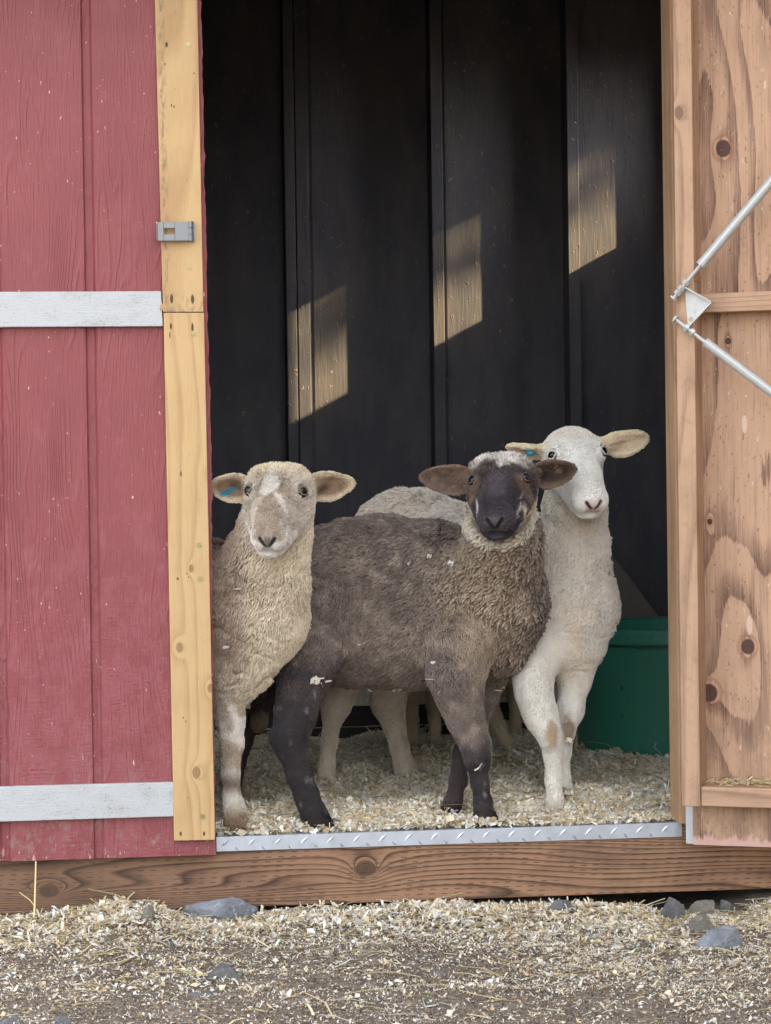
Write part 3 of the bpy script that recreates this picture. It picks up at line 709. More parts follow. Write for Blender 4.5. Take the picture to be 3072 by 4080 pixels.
bx_ = rng.uniform(0.05, 1.75, n); by_ = 0.07+rng.beta(0.9, 1.5, n)*(YB-0.12)
by_ = np.where((by_ > YK-0.015) & (by_ < YK+0.05), YK+0.07+rng.random(n)*0.2, by_)
sz = np.clip(0.0035+rng.gamma(1.5, 0.0032, n), 0.0035, 0.022)
tag(flakes('bedding_shavings', np.stack([bx_, by_, bz(bx_, by_)+rng.uniform(-0.002, 0.006, n)], 1), up(n), sz, pick(n, (5, 5, 3, 5, 0.9, 0.3, 0.35)), M_flake, tilt=0.5, aspect=(0.3, 1.0)), kind='stuff')
# drifts spilling onto the threshold plate
n = 2300
ex_ = np.concatenate([rng.uniform(tx0, tx1, 1600), np.clip(rng.normal(P3(1800, 0)[0], 0.10, 700), tx0, tx1)]); ey_ = rng.uniform(0.05, 0.10, n)
tag(flakes('bedding_drift', np.stack([ex_, ey_, tz+0.002+rng.random(n)*0.016*np.exp(-((ex_-P3(1800, 0)[0])/0.12)**2)+rng.random(n)*0.006], 1), up(n), np.clip(0.005+rng.gamma(1.6, 0.004, n), 0.005, 0.02), pick(n, (5, 4, 2, 5, 1, 0.8, 0.4)), M_flake, tilt=0.55), kind='stuff')
n = 160
hx = rng.uniform(0.3, 1.5, n); hy = rng.uniform(0.12, 1.3, n); th = rng.uniform(0, 6.28, n)
dd = np.stack([np.cos(th), np.sin(th), rng.normal(0.08, 0.12, n)], 1); dd /= np.linalg.norm(dd, axis=1, keepdims=True)
tag(stalks('bedding_straw', np.stack([hx, hy, bz(hx, hy)+0.012], 1), dd, rng.uniform(0.03, 0.12, n), rng.uniform(0.0008, 0.0016, n), SPAL[rng.integers(0, 5, n)]*0.8, M_straw), kind='stuff')
fx, fy = [], []
for (px, py, Y) in ((937, 3268, .085), (1268, 3285, .10), (1936, 3272, .09), (1796, 3248, .18), (2216, 3262, .20), (2262, 3232, .29), (1296, 3140, .69), (1626, 3120, .76)):
    c = at(px, py, Y); q = 60; aa = rng.uniform(0, 6.28, q); rr_ = rng.uniform(0.022, 0.05, q); fx += list(c[0]+rr_*np.cos(aa)); fy += list(np.maximum(0.06, c[1]+rr_*np.sin(aa)))
fx, fy = np.array(fx), np.array(fy); n = len(fx)
tag(flakes('bedding_scuffs', np.stack([fx, fy, bz(fx, fy)+0.003+rng.random(n)*0.012], 1), up(n), np.clip(0.006+rng.gamma(1.5, 0.004, n), 0.005, 0.02), pick(n, (5, 4, 2, 5, 1, 0.5, 0.4)), M_flake, tilt=0.8, aspect=(0.25, 0.9)), kind='stuff')
# wisps of hay caught on the bottom rail of the open door
n = 230
Md = np.array(Matrix.Translation((H0[0], H0[1], 0)) @ Matrix.Rotation(-TH, 4, 'Z'))
lu = su1+0.004+rng.beta(1.1, 1.3, n)*0.36; ln = 0.016+rng.random(n)*0.06; lz = rz1+0.002+rng.random(n)**2*0.012
pw = (Md[:3, :3] @ np.stack([lu, -ln, lz])).T+Md[:3, 3]
th = rng.uniform(0, 6.28, n); dl_ = np.stack([np.cos(th), 0.4*np.sin(th), np.abs(rng.normal(0.08, 0.2, n))], 1); dl_ /= np.linalg.norm(dl_, axis=1, keepdims=True)
L_ = rng.uniform(0.008, 0.035, n); lu2 = lu+dl_[:, 0]*L_
L_ = np.where(lu2 < su1+0.002, 0.006, L_)
dw = (Md[:3, :3] @ dl_.T).T
tag(stalks('hay_wisps', pw, dw, L_, rng.uniform(0.0006, 0.0015, n), SPAL[rng.integers(0, 5, n)], M_straw), kind='stuff')

# ------------------------------------------------------------------ rocks
M_rock = rock_material('grey_rock', (0.14, 0.15, 0.17), (0.26, 0.275, 0.305)); M_rock2 = rock_material('dark_rock', (0.075, 0.075, 0.078), (0.15, 0.15, 0.15))
M_rock3 = rock_material('brown_rock', (0.13, 0.115, 0.10), (0.22, 0.20, 0.17))
def rock(label, px0, px1, py0, py1, Y, mat, seed, depth=0.7, planes=9, name='rock'):
    pm = (px0+px1)/2
    yy = np.linspace(0.0, -1.2, 400); hit = [y for y in yy if at(pm, py1, y)[2] <= float(gz(at(pm, py1, y)[0], y))]
    yf = min(hit) if hit else 0.0                       # foot of the stone on the ground
    rx = (at(px1, py1, yf)[0]-at(px0, py1, yf)[0])/2; ry = max(min(rx*depth, 0.05), 0.012); Y = min(yf+ry*0.8, 0.043-ry)
    zt = at(pm, py0, Y)[2]; zb = min(float(gz(at(pm, py1, yf)[0], yf)), zt-0.012)-0.018
    c = np.array([at(pm, (py0+py1)/2, Y)[0], Y, (zt+zb)/2]); rz = (zt-zb)/2
    R = np.random.default_rng(seed)
    bm = bmesh.new(); bmesh.ops.create_icosphere(bm, subdivisions=5, radius=1.0)
    P = np.array([v.co[:] for v in bm.verts]); P *= (1+0.35*(fbm(P, 1.3, seed, 2)-0.5))[:, None]
    for k in range(planes):
        nn = R.normal(0, 1, 3); nn[2] = abs(nn[2])*0.8; nn /= np.linalg.norm(nn); d = R.uniform(0.45, 0.78)
        s_ = P@nn-d; P -= np.outer(np.maximum(s_, 0)*0.95, nn)
    P += (fbm(P, 5, seed+3, 3)-0.5)[:, None]*0.22*P+(fbm(P, 14, seed+5, 2)-0.5)[:, None]*0.10*P
    P /= np.abs(P).max(0)
    P = P*np.array([rx, ry, rz])+c
    for v, p in zip(bm.verts, P): v.co = p
    me = bpy.data.meshes.new(name); bm.to_mesh(me); bm.free(); me.materials.append(mat)
    me.polygons.foreach_set('use_smooth', [True]*len(me.polygons)); me.update()
    o = bpy.data.objects.new(name, me); link(o)
    return tag(o, label, 'rock', 'rocks in the dirt along the shed')
rock('wide blue grey rock leaning on the beam in the heap of shavings', 728, 1065, 3545, 3665, -0.06, M_rock, 3, 0.3)
rock('small upright greenish grey stone left of the wide rock', 556, 616, 3578, 3680, -0.06, M_rock3, 4, 0.6)
rock('dark faceted stone alone in the middle of the dirt', 812, 975, 3825, 3905, -0.50, M_rock2, 5, 0.8)
rock('dark upright block with a ribbed face under the opened door', 2622, 2730, 3552, 3672, -0.06, M_rock2, 6, 0.5)
rock('grey flat topped stone against the beam right of the ribbed block', 2728, 2850, 3556, 3660, -0.06, M_rock3, 7, 0.45)
rock('small dark stone at the right end of the row by the beam', 2850, 2925, 3565, 3640, -0.05, M_rock2, 8, 0.6)
rock('grey boulder half buried in straw in front of the row by the beam', 2770, 2965, 3688, 3790, -0.22, M_rock, 9, 0.8)
rock('brown pointed stone wedged above the half buried boulder', 2745, 2850, 3620, 3720, -0.15, M_rock3, 10, 0.7)
rock('low dark stone in the gap below the middle of the beam', 2165, 2300, 3583, 3640, -0.03, M_rock2, 12, 0.3)
rock('tiny dark pebble in the straw near the upright stone', 668, 705, 3742, 3772, -0.3, M_rock2, 13, 0.9)
rock('flat dark stone cut by the bottom left corner of the yard', -20, 115, 4040, 4080, -0.93, M_rock2, 14, 0.8)
rock('flat grey stone near the bottom edge right of the corner stone', 195, 310, 4045, 4085, -0.93, M_rock2, 15, 0.8)
rock('flat slate coloured stone sunk in the shavings before the beam', 1685, 1790, 3850, 3888, -0.55, M_rock2, 16, 0.8)
rock('small dark stone in the litter below the gap under the beam', 2320, 2385, 3690, 3735, -0.22, M_rock2, 17, 0.8)
rock('low dark stone almost level with the dirt left of centre', 740, 930, 3935, 3975, -0.72, M_rock2, 18, 0.7)
# a bent straw standing against the beam
st = MB(); st.tube([at(130, 3772, -0.06), at(138, 3610, -0.02), at(143, 3432, 0.012)], [0.0022, 0.002, 0.0016], 8)
st.tube([at(138, 3610, -0.02), at(118, 3585, -0.025), at(78, 3556, -0.03)], [0.0014, 0.0013, 0.001], 6)
g_ = G('dry_stalk'); tag(st.build('straw_stalk', g_.fin(lin(226, 206, 150), 0.6)), 'tall pale dry stalk with a side shoot propped against the beam', 'straw')

# ------------------------------------------------------------------ tub and leaning board
def tub():
    g = G('green_plastic'); nz_ = g.noise(g.co, 6, 4, 0.6); sp = g.step(g.noise(g.co, 36, 3), 0.66, 0.72)
    c = g.mix(nz_, (0.03, 0.18, 0.125), (0.045, 0.235, 0.165)); c = g.mix(g.mt('MULTIPLY', sp, 0.6), c, (0.02, 0.05, 0.035))
    du = g.step(g.noise(g.scale(g.co, (9, 9, 3)), 1.0, 3), 0.58, 0.8); c = g.mix(g.mt('MULTIPLY', du, 0.25), c, (0.16, 0.22, 0.13))
    m = g.fin(c, 0.42, g.bump(nz_, 0.001, 0.3), 0.4)
    yc = 1.25; xc = at(2700, 2700, yc)[0]; rr = (at(2700, 2700, yc)[0]-at(2276, 2700, yc)[0])
    ztop = at(2560, 2522, yc-rr)[2]; t = empty('muck_tub', (xc, yc, -0.01), 'large round green plastic tub on the bedding by the jamb', 'tub')
    n = 72; prof = [(0.0, 0.0), (rr*0.90, 0.0), (rr*0.92, 0.012), (rr*1.0, ztop-0.03), (rr*1.003, ztop-0.03), (rr*1.003, ztop-0.002), (rr*0.985, ztop-0.002), (rr*0.97, ztop-0.03), (rr*0.89, 0.02), (0.0, 0.02)]
    v = []; f = []
    for (r, z) in prof:
        for k in range(n): v.append((xc+r*math.cos(2*math.pi*k/n), yc+r*math.sin(2*math.pi*k/n), z))
    for i in range(len(prof)-1):
        for k in range(n): f.append((i*n+k, i*n+(k+1) % n, (i+1)*n+(k+1) % n, (i+1)*n+k))
    obj('tub_wall', v, f, m, t, smooth=False, bevel=0.0015)
    v = []; f = []
    rp = [(rr*1.006, ztop-0.036), (rr*1.045, ztop-0.036), (rr*1.05, ztop-0.030), (rr*1.045, ztop-0.004), (rr*1.03, ztop+0.004), (rr*0.99, ztop+0.004), (rr*0.99, ztop-0.001), (rr*1.006, ztop-0.001)]
    for (r, z) in rp:
        for k in range(n): v.append((xc+r*math.cos(2*math.pi*k/n), yc+r*math.sin(2*math.pi*k/n), z))
    q = len(rp)
    for i in range(q):
        for k in range(n): f.append((i*n+k, i*n+(k+1) % n, ((i+1) % q)*n+(k+1) % n, ((i+1) % q)*n+k))
    obj('rim', v, f, m, t)
    a = math.radians(-106); cx, cy = xc+rr*1.012*math.cos(a), yc+rr*1.012*math.sin(a)
    MB().box(cx-0.004, cx+0.004, cy-0.004, cy+0.004, ztop-0.065, ztop-0.036).build('handle_slot', M_hole, t)
tub()
pts = [(2300, 2100), (2445, 2222), (2500, 2290), (2560, 2370), (2640, 2480), (2700, 2600), (2700, 2900), (2300, 2900)]
f = [at(px, py, 1.85) for px, py in pts]; b = [p+np.array([0, 0.02, 0]) for p in f]; n = len(f)
lb = obj('scrap_board', f+b, [tuple(range(n))[::-1], tuple(range(n, 2*n))]+[(i, (i+1) % n, n+(i+1) % n, n+i) for i in range(n)], plain('dark_brown_board', (0.15, 0.12, 0.112), 0.7))
tag(lb, 'dark brown sloping board leaning on the black wall behind the green tub', 'board')

# ------------------------------------------------------------------ sheep
def surface_nets(F, gx, gy, gz_):
    nx, ny, nz = F.shape
    S = F < 0
    idx = -np.ones((nx-1, ny-1, nz-1), np.int64)
    cnt = np.zeros((nx-1, ny-1, nz-1), np.int8)
    for a in (0, 1):
        for b in (0, 1):
            for c in (0, 1): cnt += S[a:nx-1+a, b:ny-1+b, c:nz-1+c]
    act = np.argwhere((cnt > 0) & (cnt < 8))
    ci, cj, ck = act.T
    idx[ci, cj, ck] = np.arange(len(act))
    acc = np.zeros((len(act), 3)); num = np.zeros(len(act))
    corners = [(a, b, c) for a in (0, 1) for b in (0, 1) for c in (0, 1)]
    for p in corners:
        for ax in range(3):
            if p[ax]: continue
            q = list(p); q[ax] = 1
            i0, j0, k0 = ci+p[0], cj+p[1], ck+p[2]; i1, j1, k1 = ci+q[0], cj+q[1], ck+q[2]
            f0, f1 = F[i0, j0, k0], F[i1, j1, k1]
            m = (f0 < 0) != (f1 < 0)
            t = np.where(m, f0/(f0-f1+1e-20), 0)
            P0 = np.stack([gx[i0], gy[j0], gz_[k0]], 1); P1 = np.stack([gx[i1], gy[j1], gz_[k1]], 1)
            acc += np.where(m[:, None], P0+(P1-P0)*t[:, None], 0); num += m
    V = acc/num[:, None]
    Q = []
    for ax in range(3):
        sl0 = [slice(None)]*3; sl1 = [slice(None)]*3; sl0[ax] = slice(0, -1); sl1[ax] = slice(1, None)
        ch = S[tuple(sl0)] != S[tuple(sl1)]
        o1, o2 = (ax+1) % 3, (ax+2) % 3
        e = np.argwhere(ch)
        ok = (e[:, o1] > 0) & (e[:, o2] > 0) & (e[:, o1] < F.shape[o1]-1) & (e[:, o2] < F.shape[o2]-1)
        e = e[ok]
        def cid(d1, d2):
            c = e.copy(); c[:, o1] += d1; c[:, o2] += d2; return idx[c[:, 0], c[:, 1], c[:, 2]]
        q = np.stack([cid(-1, -1), cid(0, -1), cid(0, 0), cid(-1, 0)], 1)
        flip = S[e[:, 0], e[:, 1], e[:, 2]]
        q[~flip] = q[~flip][:, ::-1]
        Q.append(q)
    return V, np.concatenate(Q)

class Prim:
    """round cone / ellipsoid with a smooth-blend radius and a tag"""
    def __init__(s, kind, tagname, k, **d): s.kind, s.tag, s.k = kind, tagname, k; s.__dict__.update(d)
    def dist(s, p):
        if s.kind == 'cone':
            ba = s.b-s.a; t = np.clip(((p-s.a)@ba)/(ba@ba+1e-12), 0, 1)
            q = p-s.a-t[..., None]*ba
            if s.sy != 1.0:
                q = q.copy(); q -= (1-1/s.sy)*(q@s.ax)[..., None]*s.ax
            r = s.ra+(s.rb-s.ra)*t
            return (np.sqrt((q*q).sum(-1))-r)*(min(1.0, s.sy)*0.5+0.5 if s.sy != 1 else 1.0)
        L = (p-s.c)@s.M.T
        if getattr(s, 'taper', 0):
            sc_ = 1-s.taper*np.clip(L[..., 0]/s.R[0], -1, 1)
            L = L.copy(); L[..., 1] /= np.maximum(sc_, 0.2)
        if getattr(s, 'cup', 0):
            L = L.copy(); L[..., 2] += s.cup*((L[..., 1]/s.R[1])**2+0.25*(L[..., 0]/s.R[0])**2)
        k0 = np.sqrt(((L/s.R)**2).sum(-1)); k1 = np.sqrt(((L/(s.R*s.R))**2).sum(-1))+1e-9
        return k0*(k0-1)/k1
    def box(s):
        if s.kind == 'cone':
            m = max(s.ra, s.rb)*max(1, s.sy); return np.minimum(s.a, s.b)-m, np.maximum(s.a, s.b)+m
        e = np.abs(s.M.T)@s.R+getattr(s, 'cup', 0)*1.3; return s.c-e, s.c+e

class Frame:
    def __init__(s, O, a, eye):
        s.a = a/np.linalg.norm(a)
        r = eye-s.a*np.dot(eye, s.a); s.r = r/np.linalg.norm(r)
        n = np.cross(s.r, s.a); s.n = n if np.dot(n, CB) > 0 else -n
        s.M = np.stack([s.r, s.a, s.n]); s.O = np.array(O, float)+s.n*0.028
    def w(s, r, a, n): return s.O+s.r*r+s.a*a+s.n*n
    def loc(s, p): return (p-s.O)@s.M.T

def img(dx, dy, dz):                       # image right, image down, towards the camera -> world direction
    return CR*dx-CU*dy+CB*dz

def head_prims(fr, S=1.0, jaw=1.0, muz=1.0, poll=1.0, flat=0.0):
    P = []
    E = lambda c, R, k, tg='head': P.append(Prim('ell', tg, k*S, c=fr.w(*(np.array(c)*S)), M=fr.M, R=np.array(R)*S))
    K = lambda a, b, ra, rb, k, sy=1.0, tg='head': P.append(Prim('cone', tg, k*S, a=fr.w(*(np.array(a)*S)), b=fr.w(*(np.array(b)*S)), ra=ra*S, rb=rb*S, sy=sy, ax=fr.n))
    E((0, -0.028, -0.056), (0.066, 0.054*poll, 0.054), 0.02, 'poll')
    E((0, -0.046, -0.075), (0.060, 0.044*poll, 0.055), 0.02, 'poll')
    for s in (-1, 1):
        E((s*0.046, -0.006, -0.036), (0.0235, 0.033, 0.028), 0.016)
        K((s*0.030*jaw, -0.01, -0.088), (s*0.014*jaw, 0.112, -0.074), 0.041*jaw, 0.026, 0.02)
        E((s*0.017*muz, 0.142, -0.043), (0.0235*muz, 0.024, 0.0235), 0.010, 'muzzle')
    K((0, 0.0, -0.050), (0, 0.122, -0.037), 0.049, 0.0335*muz, 0.02)
    E((0, 0.075, -0.038), (0.034, 0.05, 0.032), 0.02)
    E((0, 0.148, -0.034), (0.020*muz, 0.017, 0.017), 0.010, 'muzzle')
    E((0, 0.130, -0.0790), (0.034*muz, 0.031, 0.0165), 0.010, 'muzzle')
    if flat > 0:
        for s in (-1, 1): E((s*0.033, -0.046, -0.062), (0.042, 0.030+0.012*flat, 0.050), 0.02, 'poll')
    return P
def lids(fr, S=1.0):
    out = []
    for s in (-1, 1):
        c = np.array((s*0.0580, 0.003, -0.0275)); d = np.array((s*0.66, 0.20, 0.66)); d /= np.linalg.norm(d)
        t = np.cross(np.array([0, 1.0, 0]), d); t /= np.linalg.norm(t); u = np.cross(d, t)
        if u[1] > 0: u = -u                                  # towards the poll
        def pt(al, be, R): 
            v = d*math.cos(al)*math.cos(be)+u*math.sin(al)*math.cos(be)+t*math.sin(be); return fr.w(*((c+v*R)*S))
        up_ = [pt(0.02, -1.05, .0155), pt(0.48, -0.55, .0158), pt(0.66, 0.0, .0160), pt(0.48, 0.55, .0158), pt(0.02, 1.05, .0155)]
        lo_ = [pt(0.0, -1.02, .0155), pt(-0.60, -0.5, .0153), pt(-0.82, 0.0, .0153), pt(-0.60, 0.5, .0153), pt(0.0, 1.02, .0155)]
        for ch, r in ((up_, 0.0027), (lo_, 0.0020)):
            for a, b in zip(ch[:-1], ch[1:]): out.append(Prim('cone', 'lid', 0.004*S, a=a, b=b, ra=r*S, rb=r*S, sy=1.0, ax=fr.n))
    return out
def head_carves(fr, S=1.0, muz=1.0):
    out = []
    for s in (-1, 1):
        out.append(Prim('cone', 'nostril', 0.004*S, a=fr.w(s*0.0035*S, 0.168*S, -0.044*S), b=fr.w(s*0.0175*S, 0.160*S, -0.0245*S), ra=0.0022*S, rb=0.0030*S, sy=1.0, ax=fr.n))
        out.append(Prim('cone', 'mouth', 0.005*S, a=fr.w(0, 0.168*S, -0.0645*S), b=fr.w(s*0.029*muz*S, 0.146*S, -0.0600*S), ra=0.0036*S, rb=0.0026*S, sy=1.0, ax=fr.n))
        out.append(Prim('ell', 'socket', 0.006*S, c=fr.w(s*0.0655*S, 0.003*S, -0.0205*S), M=fr.M, R=np.array([0.0150, 0.0150, 0.0135])*S))
    out.append(Prim('cone', 'mouth', 0.004*S, a=fr.w(0, 0.172*S, -0.048*S), b=fr.w(0, 0.168*S, -0.066*S), ra=0.0022*S, rb=0.0022*S, sy=1.0, ax=fr.n))
    return out
def ear_prims(base, tip, hh, Y0, Y1, face, thick=0.0062, cup=0.017, droop=0.0):
    """leaf shaped cupped ear from photo points; face = direction the opening looks"""
    a, b = at(base[0], base[1], Y0), at(tip[0], tip[1], Y1)
    e1 = b-a; L = np.linalg.norm(e1); e1 /= L
    e3 = face-e1*np.dot(face, e1); e3 /= np.linalg.norm(e3); e2 = np.cross(e3, e1)
    M = np.stack([e1, e2, e3]); R = np.array([L/2*1.06, hh*mpp(Y0), thick])
    c = (a+b)/2
    pr = [Prim('ell', 'ear', 0.010, c=c, M=M, R=R, taper=0.30, cup=-cup),
          Prim('cone', 'ear', 0.012, a=a-e1*0.022, b=a+e1*L*0.18, ra=0.021, rb=0.013, sy=1.0, ax=e3)]
    return pr, dict(a=a, e1=e1, e2=e2, e3=e3, L=L, h=R[1])

def smin(a, b, k):
    h = np.maximum(k-np.abs(a-b), 0)/k; return np.minimum(a, b)-h*h*k*0.25

def build_body(prims, carves, posts, fine_lo, fine_hi, hf, hc, bump=None):
    lo = np.min([p.box()[0] for p in prims], 0)-0.03; hi = np.max([p.box()[1] for p in prims], 0)+0.03
    ax = []
    for d in range(3):
        a = [np.arange(fine_lo[d], fine_hi[d], hf)]
        g, st_ = fine_lo[d], hf; left = []
        while g > lo[d]: st_ = min(hc, st_*1.2); g -= st_; left.append(g)
        g, st_ = a[0][-1], hf; right = []
        while g < hi[d]: st_ = min(hc, st_*1.2); g += st_; right.append(g)
        ax.append(np.concatenate([left[::-1], a[0], right]))
    F = np.full([len(q) for q in ax], 0.25, np.float32)
    def sub(p, m):
        l, h = p.box(); s_ = []
        for d in range(3):
            i0 = max(0, np.searchsorted(ax[d], l[d]-m)-1); i1 = min(len(ax[d]), np.searchsorted(ax[d], h[d]+m)+1); s_.append(slice(i0, max(i1, i0)))
        s_ = tuple(s_)
        return s_, np.stack(np.meshgrid(ax[0][s_[0]], ax[1][s_[1]], ax[2][s_[2]], indexing='ij'), -1)
    for p in prims:
        s_, X = sub(p, p.k+0.012)
        if X.size: F[s_] = smin(F[s_], p.dist(X), p.k)
    for p in carves:
        s_, X = sub(p, p.k+0.01)
        if X.size: F[s_] = -smin(-F[s_], p.dist(X), p.k)
    for p in posts:
        s_, X = sub(p, p.k+0.008)
        if X.size: F[s_] = smin(F[s_], p.dist(X), p.k)
    V, Q = surface_nets(F, *ax)
    return V, Q

def vnormals(V, Q):
    fn = np.cross(V[Q[:, 2]]-V[Q[:, 0]], V[Q[:, 3]]-V[Q[:, 1]])
    N = np.zeros_like(V)
    for k in range(4): np.add.at(N, Q[:, k], fn)
    return N/(np.linalg.norm(N, axis=1, keepdims=True)+1e-12)
def sst(x, a, b):
    t = np.clip((x-a)/(b-a), 0, 1); return t*t*(3-2*t)
def mixc(c, m, d): return c*(1-m[:, None])+np.asarray(d)*m[:, None]

def skin_material(name):
    g = G(name); c = g.attr('col'); n = g.noise(g.co, 300, 2)
    rg = g.attr('gloss')
    r = g.mt('SUBTRACT', 0.8, g.mt('MULTIPLY', g.sep(rg)[0], 0.45))
    return g.fin(c, r, g.bump(n, 0.0006, 0.4), 0.3)
M_skin = skin_material('sheep_skin')
def hair_material():
    g = G('fleece_fibre'); c = g.attr('col'); return g.fin(c, 0.65, None, 0.25)
M_hair = hair_material()
M_eye = {}
def eye_mat(name, iris):
    g = G(name); g.co = g.t.nodes.new('ShaderNodeTexCoord').outputs['Object']
    g.fin(iris, 0.08, None, 0.35); return g.m
M_eyeball = eye_mat('eye_amber', (0.016, 0.009, 0.005)); M_pupil = eye_mat('eye_pupil', (0.004, 0.004, 0.005))

def make_sheep(name, label, prims, carves, fr, S, ears, colour, furlen, flow, dens, root_r=0.0008, clump=0.0, csize=0.012, hf=0.0027, hc=0.009, tags=(), eyes=True, shav=(), muz=1.0, wob=None, contrast=(0.66, 1.0, 1.36)):
    fl, fh = None, None
    pts = [fr.w(0, 0, 0)+np.array(v) for v in ((-0.1, -0.03, -0.2), (0.1, 0.0, 0.13))]+[fr.w(0, 0.17*S, -0.05), fr.w(0, -0.1, -0.09)]
    for e in ears: pts += [e['a']+e['e1']*e['L']*1.1+e['e2']*e['h'], e['a']+e['e1']*e['L']*1.1-e['e2']*e['h']]
    pts = np.array(pts); fl = pts.min(0)-0.012; fh = pts.max(0)+0.012
    posts = lids(fr, S) if eyes else []
    V, Q = build_body(prims, carves, posts, fl, fh, hf, hc)
    N = vnormals(V, Q)
    # which part every vertex belongs to (soft weights)
    tg = sorted(set(p.tag for p in prims)); D = {t: np.full(len(V), 9.0) for t in tg}
    for p in prims: D[p.tag] = np.minimum(D[p.tag], p.dist(V))
    W = {t: np.exp(-np.maximum(D[t], 0)/0.006) for t in tg}; sw = sum(W.values())+1e-9; W = {t: W[t]/sw for t in tg}
    for t in ('body', 'neck', 'leg', 'head', 'poll', 'muzzle', 'ear', 'hoof'): W.setdefault(t, np.zeros(len(V)))
    cv = {'lid': np.full(len(V), 9.0)}
    for c in posts: cv['lid'] = np.minimum(cv['lid'], c.dist(V))
    for c in carves: cv[c.tag] = np.minimum(cv.get(c.tag, np.full(len(V), 9.0)), c.dist(V))
    H = fr.loc(V)/S
    V = V+N*(W['leg']*(fbm(V*np.array([1, 1, 0.28]), 55, 98, 2)-0.5)*0.0065)[:, None]
    V = V+N*(W['ear']*(fbm(V, 38, 97, 2)-0.5)*0.006)[:, None]
    if wob is not None: V = V+N*wob(V, W, N)[:, None]
    N = vnormals(V, Q)
    col = colour(V, H, W, N, cv, ears)
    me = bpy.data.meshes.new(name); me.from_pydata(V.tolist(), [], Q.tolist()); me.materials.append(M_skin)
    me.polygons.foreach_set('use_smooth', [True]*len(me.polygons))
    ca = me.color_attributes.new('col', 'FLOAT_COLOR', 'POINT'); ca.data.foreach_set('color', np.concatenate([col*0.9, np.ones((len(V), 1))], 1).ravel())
    wet = np.clip(W['muzzle']*sst(H[:, 1], 0.148, 0.165)*sst(np.abs(H[:, 0]), 0.022, 0.012)*sst(H[:, 2], -0.055, -0.045), 0, 1)
    ga = me.color_attributes.new('gloss', 'FLOAT_COLOR', 'POINT'); ga.data.foreach_set('color', np.repeat(wet, 4))
    me.update()
    body = bpy.data.objects.new(name, me); C.objects.link(body)
    tag(body, label, 'sheep', 'sheep standing in the shed doorway')
    if eyes:
        for s in (-1, 1):
            c = fr.w(s*0.0580*S, 0.003*S, -0.0275*S); bm = bmesh.new(); bmesh.ops.create_uvsphere(bm, u_segments=24, v_segments=16, radius=0.0152*S)
            axis = Vector(fr.r*s*0.66+fr.n*0.66+fr.a*0.20).normalized()
            rot_ = axis.to_track_quat('Z', 'Y').to_matrix()
            em = bpy.data.meshes.new('eye')
            for v in bm.verts: v.co = rot_ @ v.co + Vector(c)
            bm.faces.ensure_lookup_table()
            for f_ in bm.faces:
                d = (f_.calc_center_median()-Vector(c)).normalized(); f_.smooth = True
                f_.material_index = 1 if d.dot(axis) > 0.74 else 0
            bm.to_mesh(em); bm.free(); em.materials.append(M_eyeball); em.materials.append(M_pupil)
            link(bpy.data.objects.new('eye', em), body)
    for (ei, u, v_, cl, rad) in tags:                      # painted or plastic ear mark
        e = ears[ei]; c = e['a']+e['e1']*e['L']*u+e['e2']*e['h']*v_+e['e3']*0.010
        m = MB(); nn = 14
        for k_, (rr_, dz_) in enumerate(((rad, 0.0), (rad, 0.004), (rad*0.45, 0.0045), (rad*0.4, 0.008))):
            m.v += [c+(e['e1']*math.cos(6.2832*q/nn)+e['e2']*math.sin(6.2832*q/nn))*rr_+e['e3']*dz_ for q in range(nn)]
        for k_ in range(3): m.f += [(k_*nn+q, k_*nn+(q+1) % nn, (k_+1)*nn+(q+1) % nn, (k_+1)*nn+q) for q in range(nn)]
        m.f.append(tuple(3*nn+q for q in range(nn)))
        m.build('ear_tag', plain('blue_plastic', cl, 0.35), body)
    # ---- coat ----
    T = np.concatenate([Q[:, [0, 1, 2]], Q[:, [0, 2, 3]]])
    ar = np.linalg.norm(np.cross(V[T[:, 1]]-V[T[:, 0]], V[T[:, 2]]-V[T[:, 0]]), axis=1)/2
    ln_v = furlen(V, H, W, N, cv)
    dv = dens(V, H, W, N)
    wt_ = ar*dv[T].mean(1)
    n = int(wt_.sum())
    ti = rng.choice(len(T), n, p=wt_/wt_.sum()); u_, v_ = rng.random(n), rng.random(n); f_ = u_+v_ > 1; u_[f_] = 1-u_[f_]; v_[f_] = 1-v_[f_]
    bc = np.stack([1-u_-v_, u_, v_], 1)
    tri = T[ti]
    ip = lambda A: (A[tri]*(bc[..., None] if A.ndim > 1 else bc)).sum(1)
    P, Nn, ln = ip(V), ip(N), ip(ln_v); Nn /= np.linalg.norm(Nn, axis=1, keepdims=True)
    cl = ip(col); fl_ = ip(flow(V, H, W, N)); hw = ip(W['body']+W['neck'])
    keep = ln > 0.0012; P, Nn, ln, cl, fl_, hw = P[keep], Nn[keep], ln[keep], cl[keep], fl_[keep], hw[keep]; n = len(P)
    fl_ = fl_-Nn*np.sum(fl_*Nn, 1, keepdims=True)
    nz3 = np.stack([fbm(P, 45, 31+i, 2)-0.5 for i in range(3)], 1)*1.5+np.stack([fbm(P, 14, 41+i, 2)-0.5 for i in range(3)], 1)*1.2
    cwt = (np.clip((clump(P)-0.3)/0.5, 0, 1) if callable(clump) else np.full(n, 0.35))[:, None]
    Dn = Nn*(0.36+0.12*cwt)+fl_*1.0+nz3*(0.36+0.34*cwt)+rng.normal(0, 0.12, (n, 3))
    Dn += Nn*np.maximum(0, 0.15-np.sum(Dn*Nn, 1, keepdims=True)); Dn /= np.linalg.norm(Dn, axis=1, keepdims=True)
    ln = ln*rng.uniform(0.7, 1.25, n)
    tip = P+Dn*ln[:, None]
    tint = 0.76+0.48*fbm(P, 110, 51, 2)
